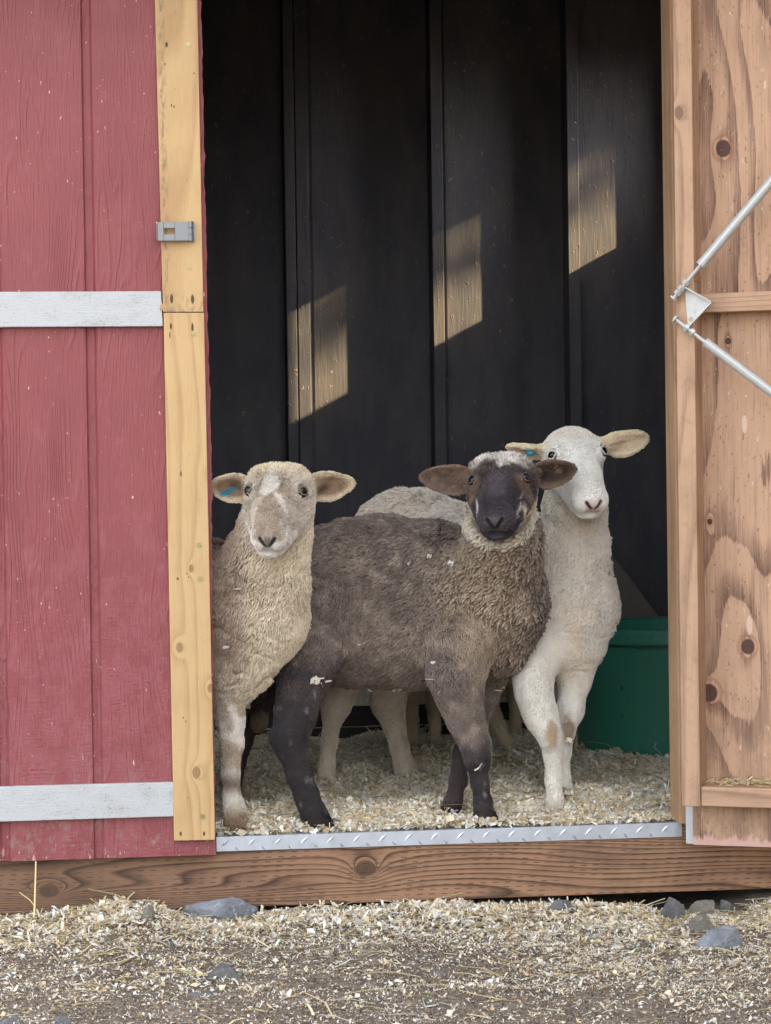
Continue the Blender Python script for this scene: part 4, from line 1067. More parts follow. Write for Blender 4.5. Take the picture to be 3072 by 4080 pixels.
    if callable(clump) or clump > 0:
        m = max(50, int(ar[dv[T].mean(1) > 0].sum()/csize**2)); ci = rng.choice(n, min(m, n), replace=False)
        kd = kdtree.KDTree(len(ci))
        for i, c in enumerate(ci): kd.insert(P[c], i)
        kd.balance()
        near = np.array([kd.find(p)[1] for p in P]); cc = ci[near]
        ct = P[cc]+Dn[cc]*(np.minimum(ln, ln[cc]*1.1))[:, None]
        wgt = np.clip(clump(P)*hw if callable(clump) else clump*hw, 0, 0.95)[:, None]; tip = tip*(1-wgt)+ct*wgt
        tint = tint*(1-0.0)+(rng.uniform(-0.14, 0.14, len(ci))[near])*hw
    mid = P+(tip-P)*0.5+Nn*(0.16*ln)[:, None]
    pts = np.stack([P-Nn*0.001, mid, tip], 1).reshape(-1, 3)
    hc_ = bpy.data.hair_curves.new('fleece'); hc_.add_curves([3]*n)
    hc_.attributes['position'].data.foreach_set('vector', pts.astype(np.float32).ravel())
    ra = hc_.attributes.get('radius') or hc_.attributes.new('radius', 'FLOAT', 'POINT')
    sr = np.clip(ln/0.012, 0.72, 1.1)*root_r
    ra.data.foreach_set('value', np.stack([sr, sr*0.85, sr*0.3], 1).astype(np.float32).ravel())
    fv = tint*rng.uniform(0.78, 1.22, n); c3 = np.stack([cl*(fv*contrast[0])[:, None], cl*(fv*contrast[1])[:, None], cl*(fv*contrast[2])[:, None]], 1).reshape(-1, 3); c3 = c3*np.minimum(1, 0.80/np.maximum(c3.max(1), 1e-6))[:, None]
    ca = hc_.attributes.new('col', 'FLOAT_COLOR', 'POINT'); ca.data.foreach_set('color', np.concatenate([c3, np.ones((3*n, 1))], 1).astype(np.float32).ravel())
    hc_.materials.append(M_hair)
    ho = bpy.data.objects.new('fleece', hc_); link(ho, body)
    # shavings caught in the coat
    if len(shav):
        ps = []
        for (px, py, Y) in shav:
            t_ = at(px, py, Y); dd_ = ((P-t_)**2).sum(1)
            dr = t_-CAM; dr /= np.linalg.norm(dr); off = (P-CAM)-np.outer((P-CAM)@dr, dr); m_ = (off**2).sum(1)+((P-CAM)@dr)**2*2e-5*1
            i = np.argmin((off**2).sum(1)*1.0+1e-4*((P-CAM)@dr)); ps.append(P[i]+Dn[i]*ln[i]*0.8)
        ps = np.array(ps)+CB*0.004; k_ = len(ps)
        tag(flakes('clinging_shavings', ps, np.tile(CB, (k_, 1)), rng.uniform(0.010, 0.018, k_), pick(k_, (4, 2, 1, 5, 0.1, 0.1, 0.1)), M_flake, tilt=0.5, parent=body), kind='stuff')
    return body

def chain(tagname, k, pts, sy=1.0, ax=(0, 1, 0)):
    """pts: (photo x, photo y, depth, radius in photo pixels)"""
    o = []; ax = np.array(ax, float); ax /= np.linalg.norm(ax)
    w_ = [(at(p[0], p[1], p[2]), p[3]*mpp(p[2])) for p in pts]
    for (a, ra), (b, rb) in zip(w_[:-1], w_[1:]): o.append(Prim('cone', tagname, k, a=a, b=b, ra=ra, rb=rb, sy=sy, ax=ax))
    return o
def soft(c, m):
    return c*np.minimum(1, m/np.maximum(c.max(1, keepdims=True), 1e-6))
def toes(x, y, Y, dx, r=24):
    o = []
    for s_ in (-1, 1): o += chain('hoof', 0.004, [(x+s_*15, y-22, Y, r), (x+s_*19+dx, y+10, Y-0.022, r-5)])
    return o
def bumpf(r, h, w_): return np.exp(-((r-h)/w_)**2)

# ---- A: tan sheep by the closed leaf --------------------------------
def sheep_tan():
    S = 0.95
    O = at(1100, 1958, -0.02)
    fr = Frame(O, img(-0.09, 0.68, 0.70), img(1, 0.0, 0.08))
    P = []
    P += chain('body', 0.05, [(1010, 2455, .17, 215), (800, 2430, .20, 250)], 0.70)
    P += chain('body', 0.05, [(800, 2440, .20, 255), (300, 2430, .30, 270), (60, 2440, .36, 230)], 0.74)
    P += chain('body', 0.04, [(1010, 2480, .12, 170), (960, 2640, .12, 135)], 0.85)
    P += chain('neck', 0.045, [(985, 2430, .12, 205), (1080, 2120, .06, 128)], 0.85)
    P += chain('neck', 0.03, [(1095, 2330, .09, 130), (1105, 2110, .05, 118)])
    P += chain('neck', 0.03, [(1105, 2110, .05, 118), (1110, 1990, .04, 108)])
    P += chain('leg', 0.03, [(880, 2560, .12, 120), (915, 2740, .12, 59), (916, 2860, .12, 45), (922, 2960, .115, 42)])
    P += chain('leg', 0.012, [(922, 2960, .115, 41), (920, 3080, .11, 31), (925, 3170, .10, 30), (932, 3215, .095, 38)])
    P += chain('hoof', 0.01, [(932, 3215, .095, 38), (937, 3268, .085, 47)])
    P += chain('leg', 0.03, [(760, 2600, .30, 100), (775, 2820, .30, 45), (780, 3000, .30, 37), (775, 3200, .28, 33)])
    for yy in (0.24, 0.48): P += chain('leg', 0.03, [(150, 2550, yy, 150), (60, 2760, yy, 70), (20, 2950, yy, 52), (60, 3200, yy, 42)])
    P += toes(937, 3268, .085, 4)
    P += head_prims(fr, S, 1.12, 0.96, 1.0, 1.0)
    e0, d0 = ear_prims((1000, 1937), (838, 1938), 62, 0.03, 0.05, img(0.25, 0.35, 1))
    e1, d1 = ear_prims((1215, 1940), (1405, 1922), 63, 0.03, 0.05, img(-0.2, 0.30, 1))
    P += e0+e1; ears = [d0, d1]
    tan, brn, grey = lin(222, 208, 184), lin(142, 122, 107), lin(190, 178, 164); pale = lin(222, 214, 202); dk = lin(66, 58, 56)
    xs_ = at(1000, 2300, .15)[0]
    def colour(V, H, W, N, cv, ears):
        n = len(V); c = np.tile(tan, (n, 1))
        nb = fbm(V, 9, 3); nf = fbm(V, 38, 5)
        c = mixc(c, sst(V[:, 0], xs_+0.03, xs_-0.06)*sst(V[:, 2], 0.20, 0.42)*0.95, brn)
        c = mixc(c, sst(nb, 0.45, 0.65)*0.3, brn)
        lg = (W['leg']+W['hoof'])*sst(V[:, 2], at(900, 2740, .12)[2], at(900, 2830, .12)[2])
        lc = mixc(np.tile(lin(176, 160, 142), (n, 1)), sst(fbm(V, 14, 77), 0.52, 0.6), lin(222, 216, 208))
        z1 = at(920, 3120, .1)[2]; z2 = at(920, 3190, .1)[2]
        lc = mixc(lc, bumpf(V[:, 2], z1, 0.022), lin(136, 120, 106)); lc = mixc(lc, bumpf(V[:, 2], z2, 0.014), pale)
        lc = mixc(lc, sst(V[:, 2], 0.035, 0.015), lin(138, 116, 96))
        c = c*(1-lg[:, None])+lc*lg[:, None]
        hd = W['head']+W['poll']+W['muzzle']
        r, a, nn = H.T
        h = np.tile(grey, (n, 1))
        h = mixc(h, sst(a, -0.012, -0.045), lin(206, 192, 166))
        h = mixc(h, 0.8*sst(np.abs(r), 0.034, 0.05)*sst(a, -0.06, -0.02)*sst(a, 0.075, 0.02), lin(212, 202, 190))
        br = sst(np.abs(r+0.003)+(fbm(V, 55, 93, 2)-0.5)*0.03, 0.038, 0.018)*sst(a, -0.03, 0.0)*(0.65+0.5*fbm(V, 90, 94))
        h = mixc(h, np.clip(br, 0, 1)*0.75, lin(148, 130, 112))
        h = mixc(h, sst(np.hypot((r+0.013)/0.021, (a-0.008)/0.038)+(nf-0.5)*1.1, 1.2, 0.7)*0.95, lin(236, 232, 226))
        h = mixc(h, sst(np.abs(r-0.008-0.55*(a-0.04))+(nf-0.5)*0.012, 0.010, 0.005)*sst(a, 0.03, 0.045)*sst(a, 0.095, 0.08), lin(222, 214, 204))
        h = mixc(h, sst(a+np.abs(r)*0.55, 0.118, 0.138)*sst(nn, -0.026, -0.040), lin(234, 229, 224))
        h = mixc(h, sst(nn, -0.060, -0.072)*sst(a, 0.06, 0.10), lin(222, 218, 212))
        h = mixc(h, sst(np.abs(r), 0.055, 0.066)*sst(a, 0.03, 0.06), lin(214, 206, 190))
        h = mixc(h, sst(cv['nostril'], 0.0032, 0.0004), lin(46, 40, 42)); h = mixc(h, sst(cv['mouth'], 0.0018, -0.0006)*0.9, lin(60, 52, 52))
        h = mixc(h, W['muzzle']*sst(np.abs(r), 0.012, 0.004)*sst(a, 0.155, 0.163)*sst(nn, -0.055, -0.046)*0.85, lin(70, 66, 70))
        h = mixc(h, sst(cv['socket'], 0.0045, 0.001)*0.75, lin(96, 80, 70)); h = mixc(h, sst(cv['lid'], 0.0015, -0.0005)*0.8, lin(92, 76, 66))
        c = c*(1-hd[:, None])+h*hd[:, None]
        ec = np.tile(lin(204, 188, 162), (n, 1))
        for e in ears:
            L = (V-e['a']); u = (L@e['e1'])/e['L']; v = (L@e['e2'])/e['h']; f = N@e['e3']
            inner = sst(f, 0.1, 0.5)*sst(np.hypot((u-0.42)/0.50, v/0.72), 1.1, 0.7)
            ec = mixc(ec, inner*0.85, lin(130, 104, 84)); ec = mixc(ec, inner*sst(np.hypot((u-0.28)/0.3, (v+0.15)/0.4), 1.0, 0.4)*0.7, lin(78, 56, 48))
            if e is ears[0]: ec = mixc(ec, sst(f, 0.0, 0.3)*sst(np.hypot((u-0.55)/0.24, (v-0.30-0.9*(0.55-u)*-1)/0.22)+(nf-0.5), 1.1, 0.6), lin(60, 128, 140))
        c = c*(1-W['ear'][:, None])+ec*W['ear'][:, None]
        return soft(c*(0.86+0.28*fbm(V, 60, 8)[:, None]), 0.82)
    def furlen(V, H, W, N, cv):
        l = 0.0125*W['body']+0.0125*W['neck']+0.0045*W['leg']+0.004*W['hoof']+0.006*W['head']+0.010*W['poll']+0.003*W['muzzle']+0.0035*W['ear']
        bare = np.minimum(np.minimum(cv['nostril']/0.006, cv['mouth']/0.004), (np.minimum(cv['socket'], cv['lid']+0.002)/0.006)); l = l*np.clip(bare, 0, 1)
        return l*(1-W['muzzle']*sst(H[:, 1], 0.154, 0.163)*sst(np.abs(H[:, 0]), 0.018, 0.010))
    def flow(V, H, W, N):
        f = np.tile(np.array([-0.35, 0.05, -0.9]), (len(V), 1))
        hd = W['head']+W['muzzle']
        f = f*(1-hd[:, None])+(fr.a*0.4+0*f)*hd[:, None]*-1.0
        f = f*(1-W['poll'][:, None])+(-fr.a*0.6+fr.n*0.5)*W['poll'][:, None]
        for e in ears:
            w_ = W['ear']*(((V-e['a'])@e['e1']) > -0.01); f = f*(1-w_[:, None])+e['e1']*w_[:, None]
        return f
    def dens(V, H, W, N):
        d = 210000*(W['body']+W['neck'])+270000*(W['leg']+W['hoof'])+260000*(W['head']+W['poll']+W['muzzle']+W['ear'])
        return d*np.where(V[:, 0] < XH, 0.12, 1.0)*np.where(N@CB < -0.55, 0.3, 1.0)
    XH = at(830, 2400, 0.1)[0]
    def wob(V, W, N):
        q = V@np.array([[0.9, 0, 0.45], [0, 1, 0], [-0.45, 0, 0.9]])
        rid = np.abs(fbm(q*np.array([1, 1, 2.6]), 12, 61, 2)-0.5)*2
        side = sst(V[:, 0], xs_+0.09, xs_-0.01)
        return -(W['neck']+W['body'])*side*0.012*sst(rid, 0.16, 0.0)+(W['neck']+W['body'])*(fbm(V, 28, 62, 2)-0.5)*0.007
    return make_sheep('sheep', 'tan sheep with a white blaze and blue ear mark beside the pale door plank', P, head_carves(fr, S, 0.98), fr, S, ears, colour, furlen, flow, dens, 0.00095, 0.45, 0.0055, shav=[(1215, 2268, .05), (905, 2560, .05), (1010, 2600, .03), (1060, 2420, .0), (945, 2330, .05)], muz=0.98, wob=wob)

# ---- B: dark brown sheep in the middle --------------------------------
def sheep_dark():
    S = 0.95
    O = at(1990, 1912, 0.03)
    fr = Frame(O, img(-0.10, 0.60, 0.78), img(1, -0.12, 0.04))
    P = []
    P += chain('body', 0.06, [(1300, 2365, .40, 262), (1480, 2385, .35, 300), (1740, 2400, .30, 288)], 0.66)
    P += chain('body', 0.06, [(1740, 2400, .30, 288), (1965, 2420, .26, 196)], 0.74)
    P += chain('body', 0.04, [(1990, 2480, .24, 172), (1985, 2570, .24, 118)], 0.9)
    P += chain('body', 0.05, [(1380, 2520, .34, 190), (1640, 2570, .29, 150)], 0.8)
    P += chain('neck', 0.05, [(1985, 2380, .22, 178), (2000, 2160, .15, 145)], 0.9)
    P += chain('neck', 0.03, [(2000, 2160, .15, 145), (2000, 1990, .11, 118)])
    P += chain('leg', 0.05, [(1290, 2440, .29, 170), (1215, 2660, .20, 88), (1196, 2750, .17, 63), (1176, 2850, .15, 61), (1154, 2935, .13, 57)])
    P += chain('leg', 0.015, [(1154, 2935, .13, 55), (1170, 3010, .125, 47), (1191, 3090, .12, 45), (1222, 3170, .115, 41), (1246, 3235, .11, 47)])
    P += chain('hoof', 0.01, [(1246, 3235, .11, 47), (1268, 3285, .10, 54)])
    P += chain('leg', 0.016, [(1128, 2900, .14, 30), (1112, 2940, .135, 30), (1134, 3000, .13, 24)])
    P += chain('leg', 0.012, [(1898, 2985, .112, 38), (1904, 3030, .108, 34)])
    P += chain('leg', 0.04, [(1290, 2520, .48, 120), (1180, 2680, .52, 55), (1060, 2790, .55, 35)])
    P += chain('leg', 0.02, [(1060, 2790, .55, 33), (965, 2960, .56, 30), (930, 3150, .55, 26)])
    P += chain('leg', 0.03, [(1085, 2330, .50, 45), (1052, 2560, .50, 38), (1042, 2760, .48, 34), (1034, 2885, .47, 33)])
    P += chain('leg', 0.04, [(1830, 2560, .19, 130), (1815, 2700, .16, 92), (1835, 2800, .145, 65), (1862, 2880, .135, 53), (1894, 2962, .125, 47)])
    P += chain('leg', 0.015, [(1894, 2962, .125, 47), (1901, 3030, .12, 40), (1912, 3120, .115, 30), (1923, 3200, .105, 30), (1929, 3240, .10, 36)])
    P += chain('hoof', 0.01, [(1929, 3240, .10, 36), (1936, 3272, .09, 46)])
    P += chain('leg', 0.03, [(1990, 2640, .33, 73), (1935, 2780, .31, 39), (1890, 2900, .28, 37), (1838, 3000, .25, 31)])
    P += chain('leg', 0.015, [(1838, 3000, .25, 31), (1826, 3110, .22, 29), (1806, 3190, .20, 33)])
    P += chain('hoof', 0.01, [(1806, 3190, .20, 34), (1796, 3248, .18, 45)])
    P += toes(1272, 3285, .10, 22, 26)+toes(1938, 3272, .09, 14)+toes(1794, 3248, .18, -4)
    P += head_prims(fr, S, 1.12, 1.04, 1.0, 0.5)
    e0, d0 = ear_prims((1890, 1912), (1678, 1898), 62, 0.07, 0.10, img(0.2, 0.30, 1))
    e1, d1 = ear_prims((2105, 1892), (2292, 1868), 60, 0.07, 0.10, img(-0.25, 0.30, 1))
    P += e0+e1; ears = [d0, d1]
    base, lt, dkb, blk = lin(108, 96, 89), lin(166, 151, 136), lin(92, 79, 73), lin(56, 51, 56)
    zb = at(1500, 2650, .2)[2]
    pc = at(1950, 2420, .1)
    def colour(V, H, W, N, cv, ears):
        n = len(V); nb = fbm(V, 10, 13); nf = fbm(V, 40, 15)
        c = np.tile(base, (n, 1)); c = mixc(c, sst(nb, 0.42, 0.68)*0.28, lt); c = mixc(c, sst(nf, 0.55, 0.7)*0.4, lt)
        d = np.hypot((V[:, 0]-pc[0])/0.13, (V[:, 2]-pc[2])/0.20); c = mixc(c, sst(d, 1.1, 0.4)*0.45, lin(176, 156, 130))
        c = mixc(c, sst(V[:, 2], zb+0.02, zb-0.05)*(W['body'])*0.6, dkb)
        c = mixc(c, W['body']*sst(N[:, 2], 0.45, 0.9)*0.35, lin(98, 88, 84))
        lg = (W['leg']+W['hoof'])*np.maximum(sst(V[:, 2], at(1250, 2560, .2)[2], at(1250, 2680, .2)[2]), sst(V[:, 1], 0.42, 0.46))
        lc = np.tile(lin(55, 50, 52), (n, 1)); lc = mixc(lc, sst(nb, 0.5, 0.65)*0.5, lin(88, 74, 70)); lc = mixc(lc, sst(fbm(V, 55, 19), 0.70, 0.78)*0.5, lin(150, 144, 146))
        zt = 0.27
        _m = (sst(V[:, 2]+(nf-0.5)*0.05, 0.12, 0.20)*sst(V[:, 0], pc[0]-0.35, pc[0]-0.2))[:, None]; lc = lc*(1-_m)+c*_m
        tl = sst(np.abs(V[:, 1]-0.48), 0.07, 0.04)*sst(V[:, 0], at(1090, 2800, .48)[0], at(1070, 2800, .48)[0])
        lc = mixc(lc, tl*sst(V[:, 2], at(1030, 2820, .47)[2], at(1030, 2870, .47)[2]), lin(140, 124, 106))
        lc = mixc(lc, sst(V[:, 2], 0.03, 0.012)*0.7, lin(40, 33, 34))
        c = c*(1-lg[:, None])+lc*lg[:, None]
        hd = W['head']+W['poll']+W['muzzle']; r, a, nn = H.T
        h = np.tile(blk, (n, 1)); h = mixc(h, sst(nb, 0.4, 0.65)*0.35, lin(84, 72, 70))
        h = mixc(h, sst(np.abs(r), 0.026, 0.012)*sst(a, 0.0, 0.03)*sst(a, 0.12, 0.09)*0.5, lin(92, 86, 92))
        for s in (-1, 1):
            h = mixc(h, sst(np.hypot((r-s*0.058)/0.020, (a-0.022)/0.020), 1.1, 0.5)*0.75, lin(124, 104, 90))
            h = mixc(h, sst(np.hypot((r-s*0.052)/0.016, (a+0.020)/0.008), 1.1, 0.5)*0.5, lin(112, 98, 90))
        pt = sst(a+0.35*(nf-0.5)*0.1, -0.018, -0.036); wsp = 0.55+0.45*sst(fbm(V*np.array([1, 1, .5]), 50, 17), 0.40, 0.55)
        h = mixc(h, pt*wsp*sst(np.abs(r), 0.075, 0.05), lin(238, 232, 224))
        h = mixc(h, sst(np.hypot((r-0.006)/0.012, (a+0.022)/0.022), 1.1, 0.6)*0.9, lin(224, 216, 206))
        h = mixc(h, sst(np.hypot((r-0.022)/0.010, (a+0.016)/0.009), 1.1, 0.6)*0.7, lin(200, 194, 190))
        for s, k_ in ((-1, 0.8), (1, 0.9)):
            h = mixc(h, sst(np.abs(r-s*(0.050-0.15*(a-0.05)))+(nf-0.5)*0.01, 0.0035, 0.001)*sst(a, 0.035, 0.05)*sst(a, 0.12, 0.10)*k_*sst(fbm(V, 70, 23), 0.42, 0.55), lin(205, 198, 192))
        h = mixc(h, sst(nn, -0.088, -0.102)*sst(a, 0.10, 0.06), lin(206, 194, 168))
        h = mixc(h, sst(r, 0.047, 0.058)*sst(a, 0.045, 0.07)*sst(fbm(V, 30, 25), 0.40, 0.52), lin(214, 204, 184))
        h = mixc(h, sst(cv['nostril'], 0.0035, 0.0006), lin(22, 19, 22)); h = mixc(h, sst(cv['mouth'], 0.003, 0.0005), lin(30, 27, 30))
        h = mixc(h, sst(cv['lid'], 0.002, 0.0)*0.7, lin(60, 48, 44)); h = mixc(h, W['muzzle']*0.75, lin(82, 74, 80)); h = mixc(h, sst(nn, -0.064, -0.070)*sst(a, 0.09, 0.11), lin(58, 54, 62))
        h = mixc(h, sst(cv['nostril'], 0.0035, 0.0006), lin(22, 19, 22)); h = mixc(h, sst(cv['mouth'], 0.003, 0.0005), lin(30, 27, 30))
        c = c*(1-hd[:, None])+h*hd[:, None]
        # pale ruff under the jaw
        c = mixc(c, np.clip(RUFF(V), 0, 1)*(1-hd)*0.92, lin(210, 202, 184))
        ec = np.tile(lin(74, 60, 54), (n, 1))
        for e in ears:
            L = (V-e['a']); u = (L@e['e1'])/e['L']; v = (L@e['e2'])/e['h']; f = N@e['e3']
            inner = sst(f, 0.1, 0.5)*sst(np.hypot((u-0.42)/0.52, v/0.75), 1.1, 0.7)
            ec = mixc(ec, inner*0.85, lin(58, 47, 44)); ec = mixc(ec, inner*sst(fbm(V, 60, 27), 0.58, 0.68)*0.5, lin(150, 124, 104)); ec = mixc(ec, inner*sst(np.hypot((u-0.22)/0.26, (v+0.1)/0.4), 1.0, 0.4)*0.7, lin(40, 30, 28))
            ec = mixc(ec, sst(np.hypot((u-0.45)/0.58, v/0.95), 0.82, 1.0)*0.45, lin(136, 114, 98))
        c = c*(1-W['ear'][:, None])+ec*W['ear'][:, None]
        return soft(c*(0.84+0.32*fbm(V, 60, 18)[:, None]), 0.82)
    rq = [at(x, y, 0.06)[[0, 2]] for x, y in ((1880, 2060), (1903, 2122), (1950, 2162), (2010, 2180), (2066, 2156), (2108, 2108), (2128, 2050), (2132, 1990))]
    def RUFF(V):                                             # pale band of wool hugging the jaw
        d = np.full(len(V), 1e9); p = V[:, [0, 2]]
        for a_, b_ in zip(rq[:-1], rq[1:]):
            e = b_-a_; t = np.clip(((p-a_)@e)/(e@e), 0, 1); d = np.minimum(d, np.linalg.norm(p-a_-t[:, None]*e, axis=1))
        d = d+(fbm(V, 55, 29, 2)-0.5)*0.014
        return sst(d, 0.0130, 0.0065)*(V[:, 1] < 0.2)
    def furlen(V, H, W, N, cv):
        l = 0.0135*W['body']+0.0135*W['neck']+0.0045*W['leg']+0.003*W['hoof']+0.0055*W['head']+0.015*W['poll']+0.0025*W['muzzle']+0.0035*W['ear']
        l = l+W['leg']*0.008*sst(V[:, 2], 0.24, 0.34)
        bare = np.minimum(np.minimum(cv['nostril']/0.006, cv['mouth']/0.004), (np.minimum(cv['socket'], cv['lid']+0.002)/0.006))
        return l*np.clip(bare, 0, 1)*(1-W['muzzle']*sst(H[:, 1], 0.154, 0.163)*sst(np.abs(H[:, 0]), 0.018, 0.010))
    def flow(V, H, W, N):
        f = np.tile(np.array([-0.75, 0.1, -0.55]), (len(V), 1))
        hd = W['head']+W['muzzle']
        f = f*(1-hd[:, None])+(-fr.a*0.4)*hd[:, None]
        f = f*(1-W['poll'][:, None])+(-fr.a*0.3+fr.n*0.6)*W['poll'][:, None]
        f = f*(1-W['leg'][:, None])+np.array([0, 0, -1.0])*W['leg'][:, None]
        for e in ears:
            w_ = W['ear']*(((V-e['a'])@e['e1']) > -0.01); f = f*(1-w_[:, None])+e['e1']*w_[:, None]
        return f
    def dens(V, H, W, N):
        d = 210000*(W['body']+W['neck'])+260000*(W['leg']+W['hoof'])+260000*(W['head']+W['poll']+W['muzzle']+W['ear'])
        return d*np.where(N@CB < -0.55, 0.25, 1.0)
    def wob(V, W, N):
        b = W['body']+W['neck']
        d = np.hypot((V[:, 0]-pc[0]-0.03)/0.14, (V[:, 2]-pc[2]+0.02)/0.20); lump = sst(d, 1.1, 0.5)
        rid = np.abs(fbm(V*np.array([1.0, 1, 1.3]), 26, 71, 2)-0.5)*2
        crease = np.abs(fbm(V*np.array([2.2, 1, 0.7]), 8, 73, 2)-0.5)*2
        return b*((fbm(V, 24, 72, 2)-0.5)*0.012-lump*0.010*sst(rid, 0.2, 0.0)-0.010*sst(crease, 0.06, 0.0)*sst(V[:, 0], pc[0]-0.2, pc[0]))
    sh = [(1255, 2702, .2), (1272, 2712, .2), (1290, 2706, .2), (1262, 2690, .2), (1310, 2700, .2), (1318, 2722, .2), (1480, 2735, .2), (1585, 2742, .2), (1600, 2752, .2), (1612, 2745, .2), (1985, 2742, .2), (2000, 2732, .2), (2012, 2728, .2), (2030, 2700, .2), (1738, 2625, .2), (1456, 2556, .2), (1725, 2690, .2), (1908, 3052, .1), (1750, 2740, .15), (1645, 2235, .1), (1810, 2232, .1), (1725, 2215, .1)]
    return make_sheep('sheep', 'dark brown woolly sheep with black face and white head tuft standing in the middle', P, head_carves(fr, S, 1.08), fr, S, ears, colour, furlen, flow, dens, 0.00105, lambda P: 0.30+0.58*sst(np.hypot((P[:, 0]-pc[0]-0.03)/0.14, (P[:, 2]-pc[2]+0.02)/0.20), 1.2, 0.6), 0.0065, shav=sh, muz=1.04, wob=wob, contrast=(0.5, 0.95, 1.7))

# ---- C: white sheep at the right ---------------------------------------
def sheep_white():
    S = 0.98
    O = at(2299, 1806, 0.22)
    fr = Frame(O, img(0.19, 0.74, 0.64), img(1, -0.045, -0.16))
    P = []
    P += chain('body', 0.06, [(1660, 2190, .78, 228), (1900, 2300, .62, 230), (2160, 2400, .44, 225)], 0.62, (0.5, 0.85, 0))
    P += chain('body', 0.06, [(2160, 2400, .44, 225), (2285, 2420, .36, 160)], 0.8)
    P += chain('body', 0.05, [(2270, 2480, .34, 160), (2290, 2570, .33, 105)], 0.9)
    P += chain('body', 0.05, [(1600, 2330, .78, 200), (1580, 2200, .80, 205)], 0.8)
    P += chain('neck', 0.05, [(2270, 2400, .36, 160), (2290, 2200, .33, 128)], 0.95)
    P += chain('neck', 0.03, [(2290, 2200, .33, 128), (2290, 2020, .31, 112), (2295, 1920, .30, 96)])
    P += chain('leg', 0.045, [(2190, 2560, .32, 110), (2120, 2690, .27, 59), (2130, 2770, .26, 53), (2158, 2860, .24, 45), (2187, 2930, .225, 41)])
    P += chain('leg', 0.015, [(2187, 2930, .225, 40), (2200, 3010, .22, 30), (2205, 3110, .215, 28), (2210, 3180, .21, 29)])
    P += chain('hoof', 0.01, [(2210, 3180, .21, 29), (2216, 3262, .20, 42)])
    P += chain('leg', 0.04, [(2300, 2590, .36, 95), (2292, 2710, .34, 49), (2272, 2830, .33, 39), (2250, 2920, .32, 33)])
    P += chain('leg', 0.015, [(2250, 2920, .32, 32), (2243, 3000, .31, 28), (2245, 3120, .30, 24), (2252, 3190, .30, 28)])
    P += chain('hoof', 0.01, [(2252, 3190, .30, 28), (2262, 3232, .29, 29)])
    # hind legs, under the belly of the dark sheep
    P += chain('leg', 0.05, [(1500, 2420, .72, 150), (1400, 2640, .68, 71), (1345, 2790, .68, 45), (1330, 2850, .68, 35)])
    P += chain('leg', 0.015, [(1330, 2850, .68, 35), (1312, 2960, .69, 29), (1302, 3060, .69, 29), (1296, 3140, .69, 31)])
    P += chain('leg', 0.05, [(1700, 2440, .86, 120), (1590, 2660, .82, 69), (1545, 2790, .80, 53), (1570, 2890, .78, 40)])
    P += chain('leg', 0.015, [(1570, 2890, .78, 39), (1592, 2980, .775, 35), (1612, 3050, .77, 35), (1626, 3120, .76, 39)])
    P += toes(2216, 3262, .20, 4)+toes(2262, 3232, .29, 6, 20)
    P += chain('leg', 0.012, [(2186, 2915, .212, 40), (2194, 2955, .208, 38)])
    P += head_prims(fr, S, 0.98, 1.0, 1.05)
    e0, d0 = ear_prims((2190, 1800), (2022, 1776), 46, 0.27, 0.26, img(0.1, 0.95, 0.55), 0.008, 0.012)
    e1, d1 = ear_prims((2408, 1772), (2580, 1742), 56, 0.27, 0.27, img(-0.3, 0.35, 1))
    P += e0+e1; ears = [d0, d1]
    wh, cream = lin(248, 238, 224), lin(240, 224, 202)
    kz1, kz2 = at(2195, 2925, .2), at(2250, 2905, .3)
    bc_ = at(2290, 2380, .25)
    def colour(V, H, W, N, cv, ears):
        n = len(V); nb = fbm(V, 9, 33); nf = fbm(V, 40, 35)
        c = np.tile(wh, (n, 1)); c = mixc(c, sst(nb, 0.42, 0.66)*0.6, cream)
        c = mixc(c, W['body']*sst(np.hypot((V[:, 0]-bc_[0])/0.07, (V[:, 2]-bc_[2])/0.10), 1.1, 0.4)*0.35, lin(186, 164, 132))
        lg = W['leg']+W['hoof']; lc = np.tile(lin(232, 226, 216), (n, 1)); lc = mixc(lc, sst(nb, 0.5, 0.7)*0.4, cream)
        lc = mixc(lc, sst(np.hypot((V[:, 0]-kz1[0])/0.017, (V[:, 2]-kz1[2])/0.034)+(nf-0.5)*0.9, 1.25, 0.5)*sst(V[:, 1], 0.30, 0.27)*0.8, lin(168, 138, 100))
        lc = mixc(lc, sst(np.hypot((V[:, 0]-kz2[0]-0.01)/0.014, (V[:, 2]-kz2[2])/0.036)+(nf-0.5)*0.9, 1.25, 0.5)*sst(V[:, 1], 0.24, 0.26)*0.8, lin(150, 122, 92))
        lc = mixc(lc, sst(fbm(V, 90, 37), 0.74, 0.80)*sst(V[:, 2], 0.16, 0.05)*0.8, lin(84, 78, 76))
        lc = mixc(lc, sst(V[:, 2], 0.03, 0.0)*0.6, lin(176, 160, 136))
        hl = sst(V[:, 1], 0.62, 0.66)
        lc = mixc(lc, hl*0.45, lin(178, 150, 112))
        c = c*(1-lg[:, None])+lc*lg[:, None]
        hd = W['head']+W['poll']+W['muzzle']; r, a, nn = H.T
        h = np.tile(lin(240, 237, 231), (n, 1))
        h = mixc(h, sst(a, 0.0, -0.05)*0.5, lin(208, 198, 180))
        h = mixc(h, W['muzzle']*sst(np.abs(r), 0.026, 0.016)*sst(a, 0.150, 0.162)*sst(nn, -0.060, -0.050)*0.8, lin(206, 176, 168))
        h = mixc(h, sst(cv['nostril'], 0.005, 0.001)*0.55, lin(150, 126, 120)); h = mixc(h, sst(cv['nostril'], 0.002, -0.0005), lin(56, 42, 42))
        h = mixc(h, sst(cv['mouth'], 0.0018, -0.0004)*0.8, lin(112, 90, 86))
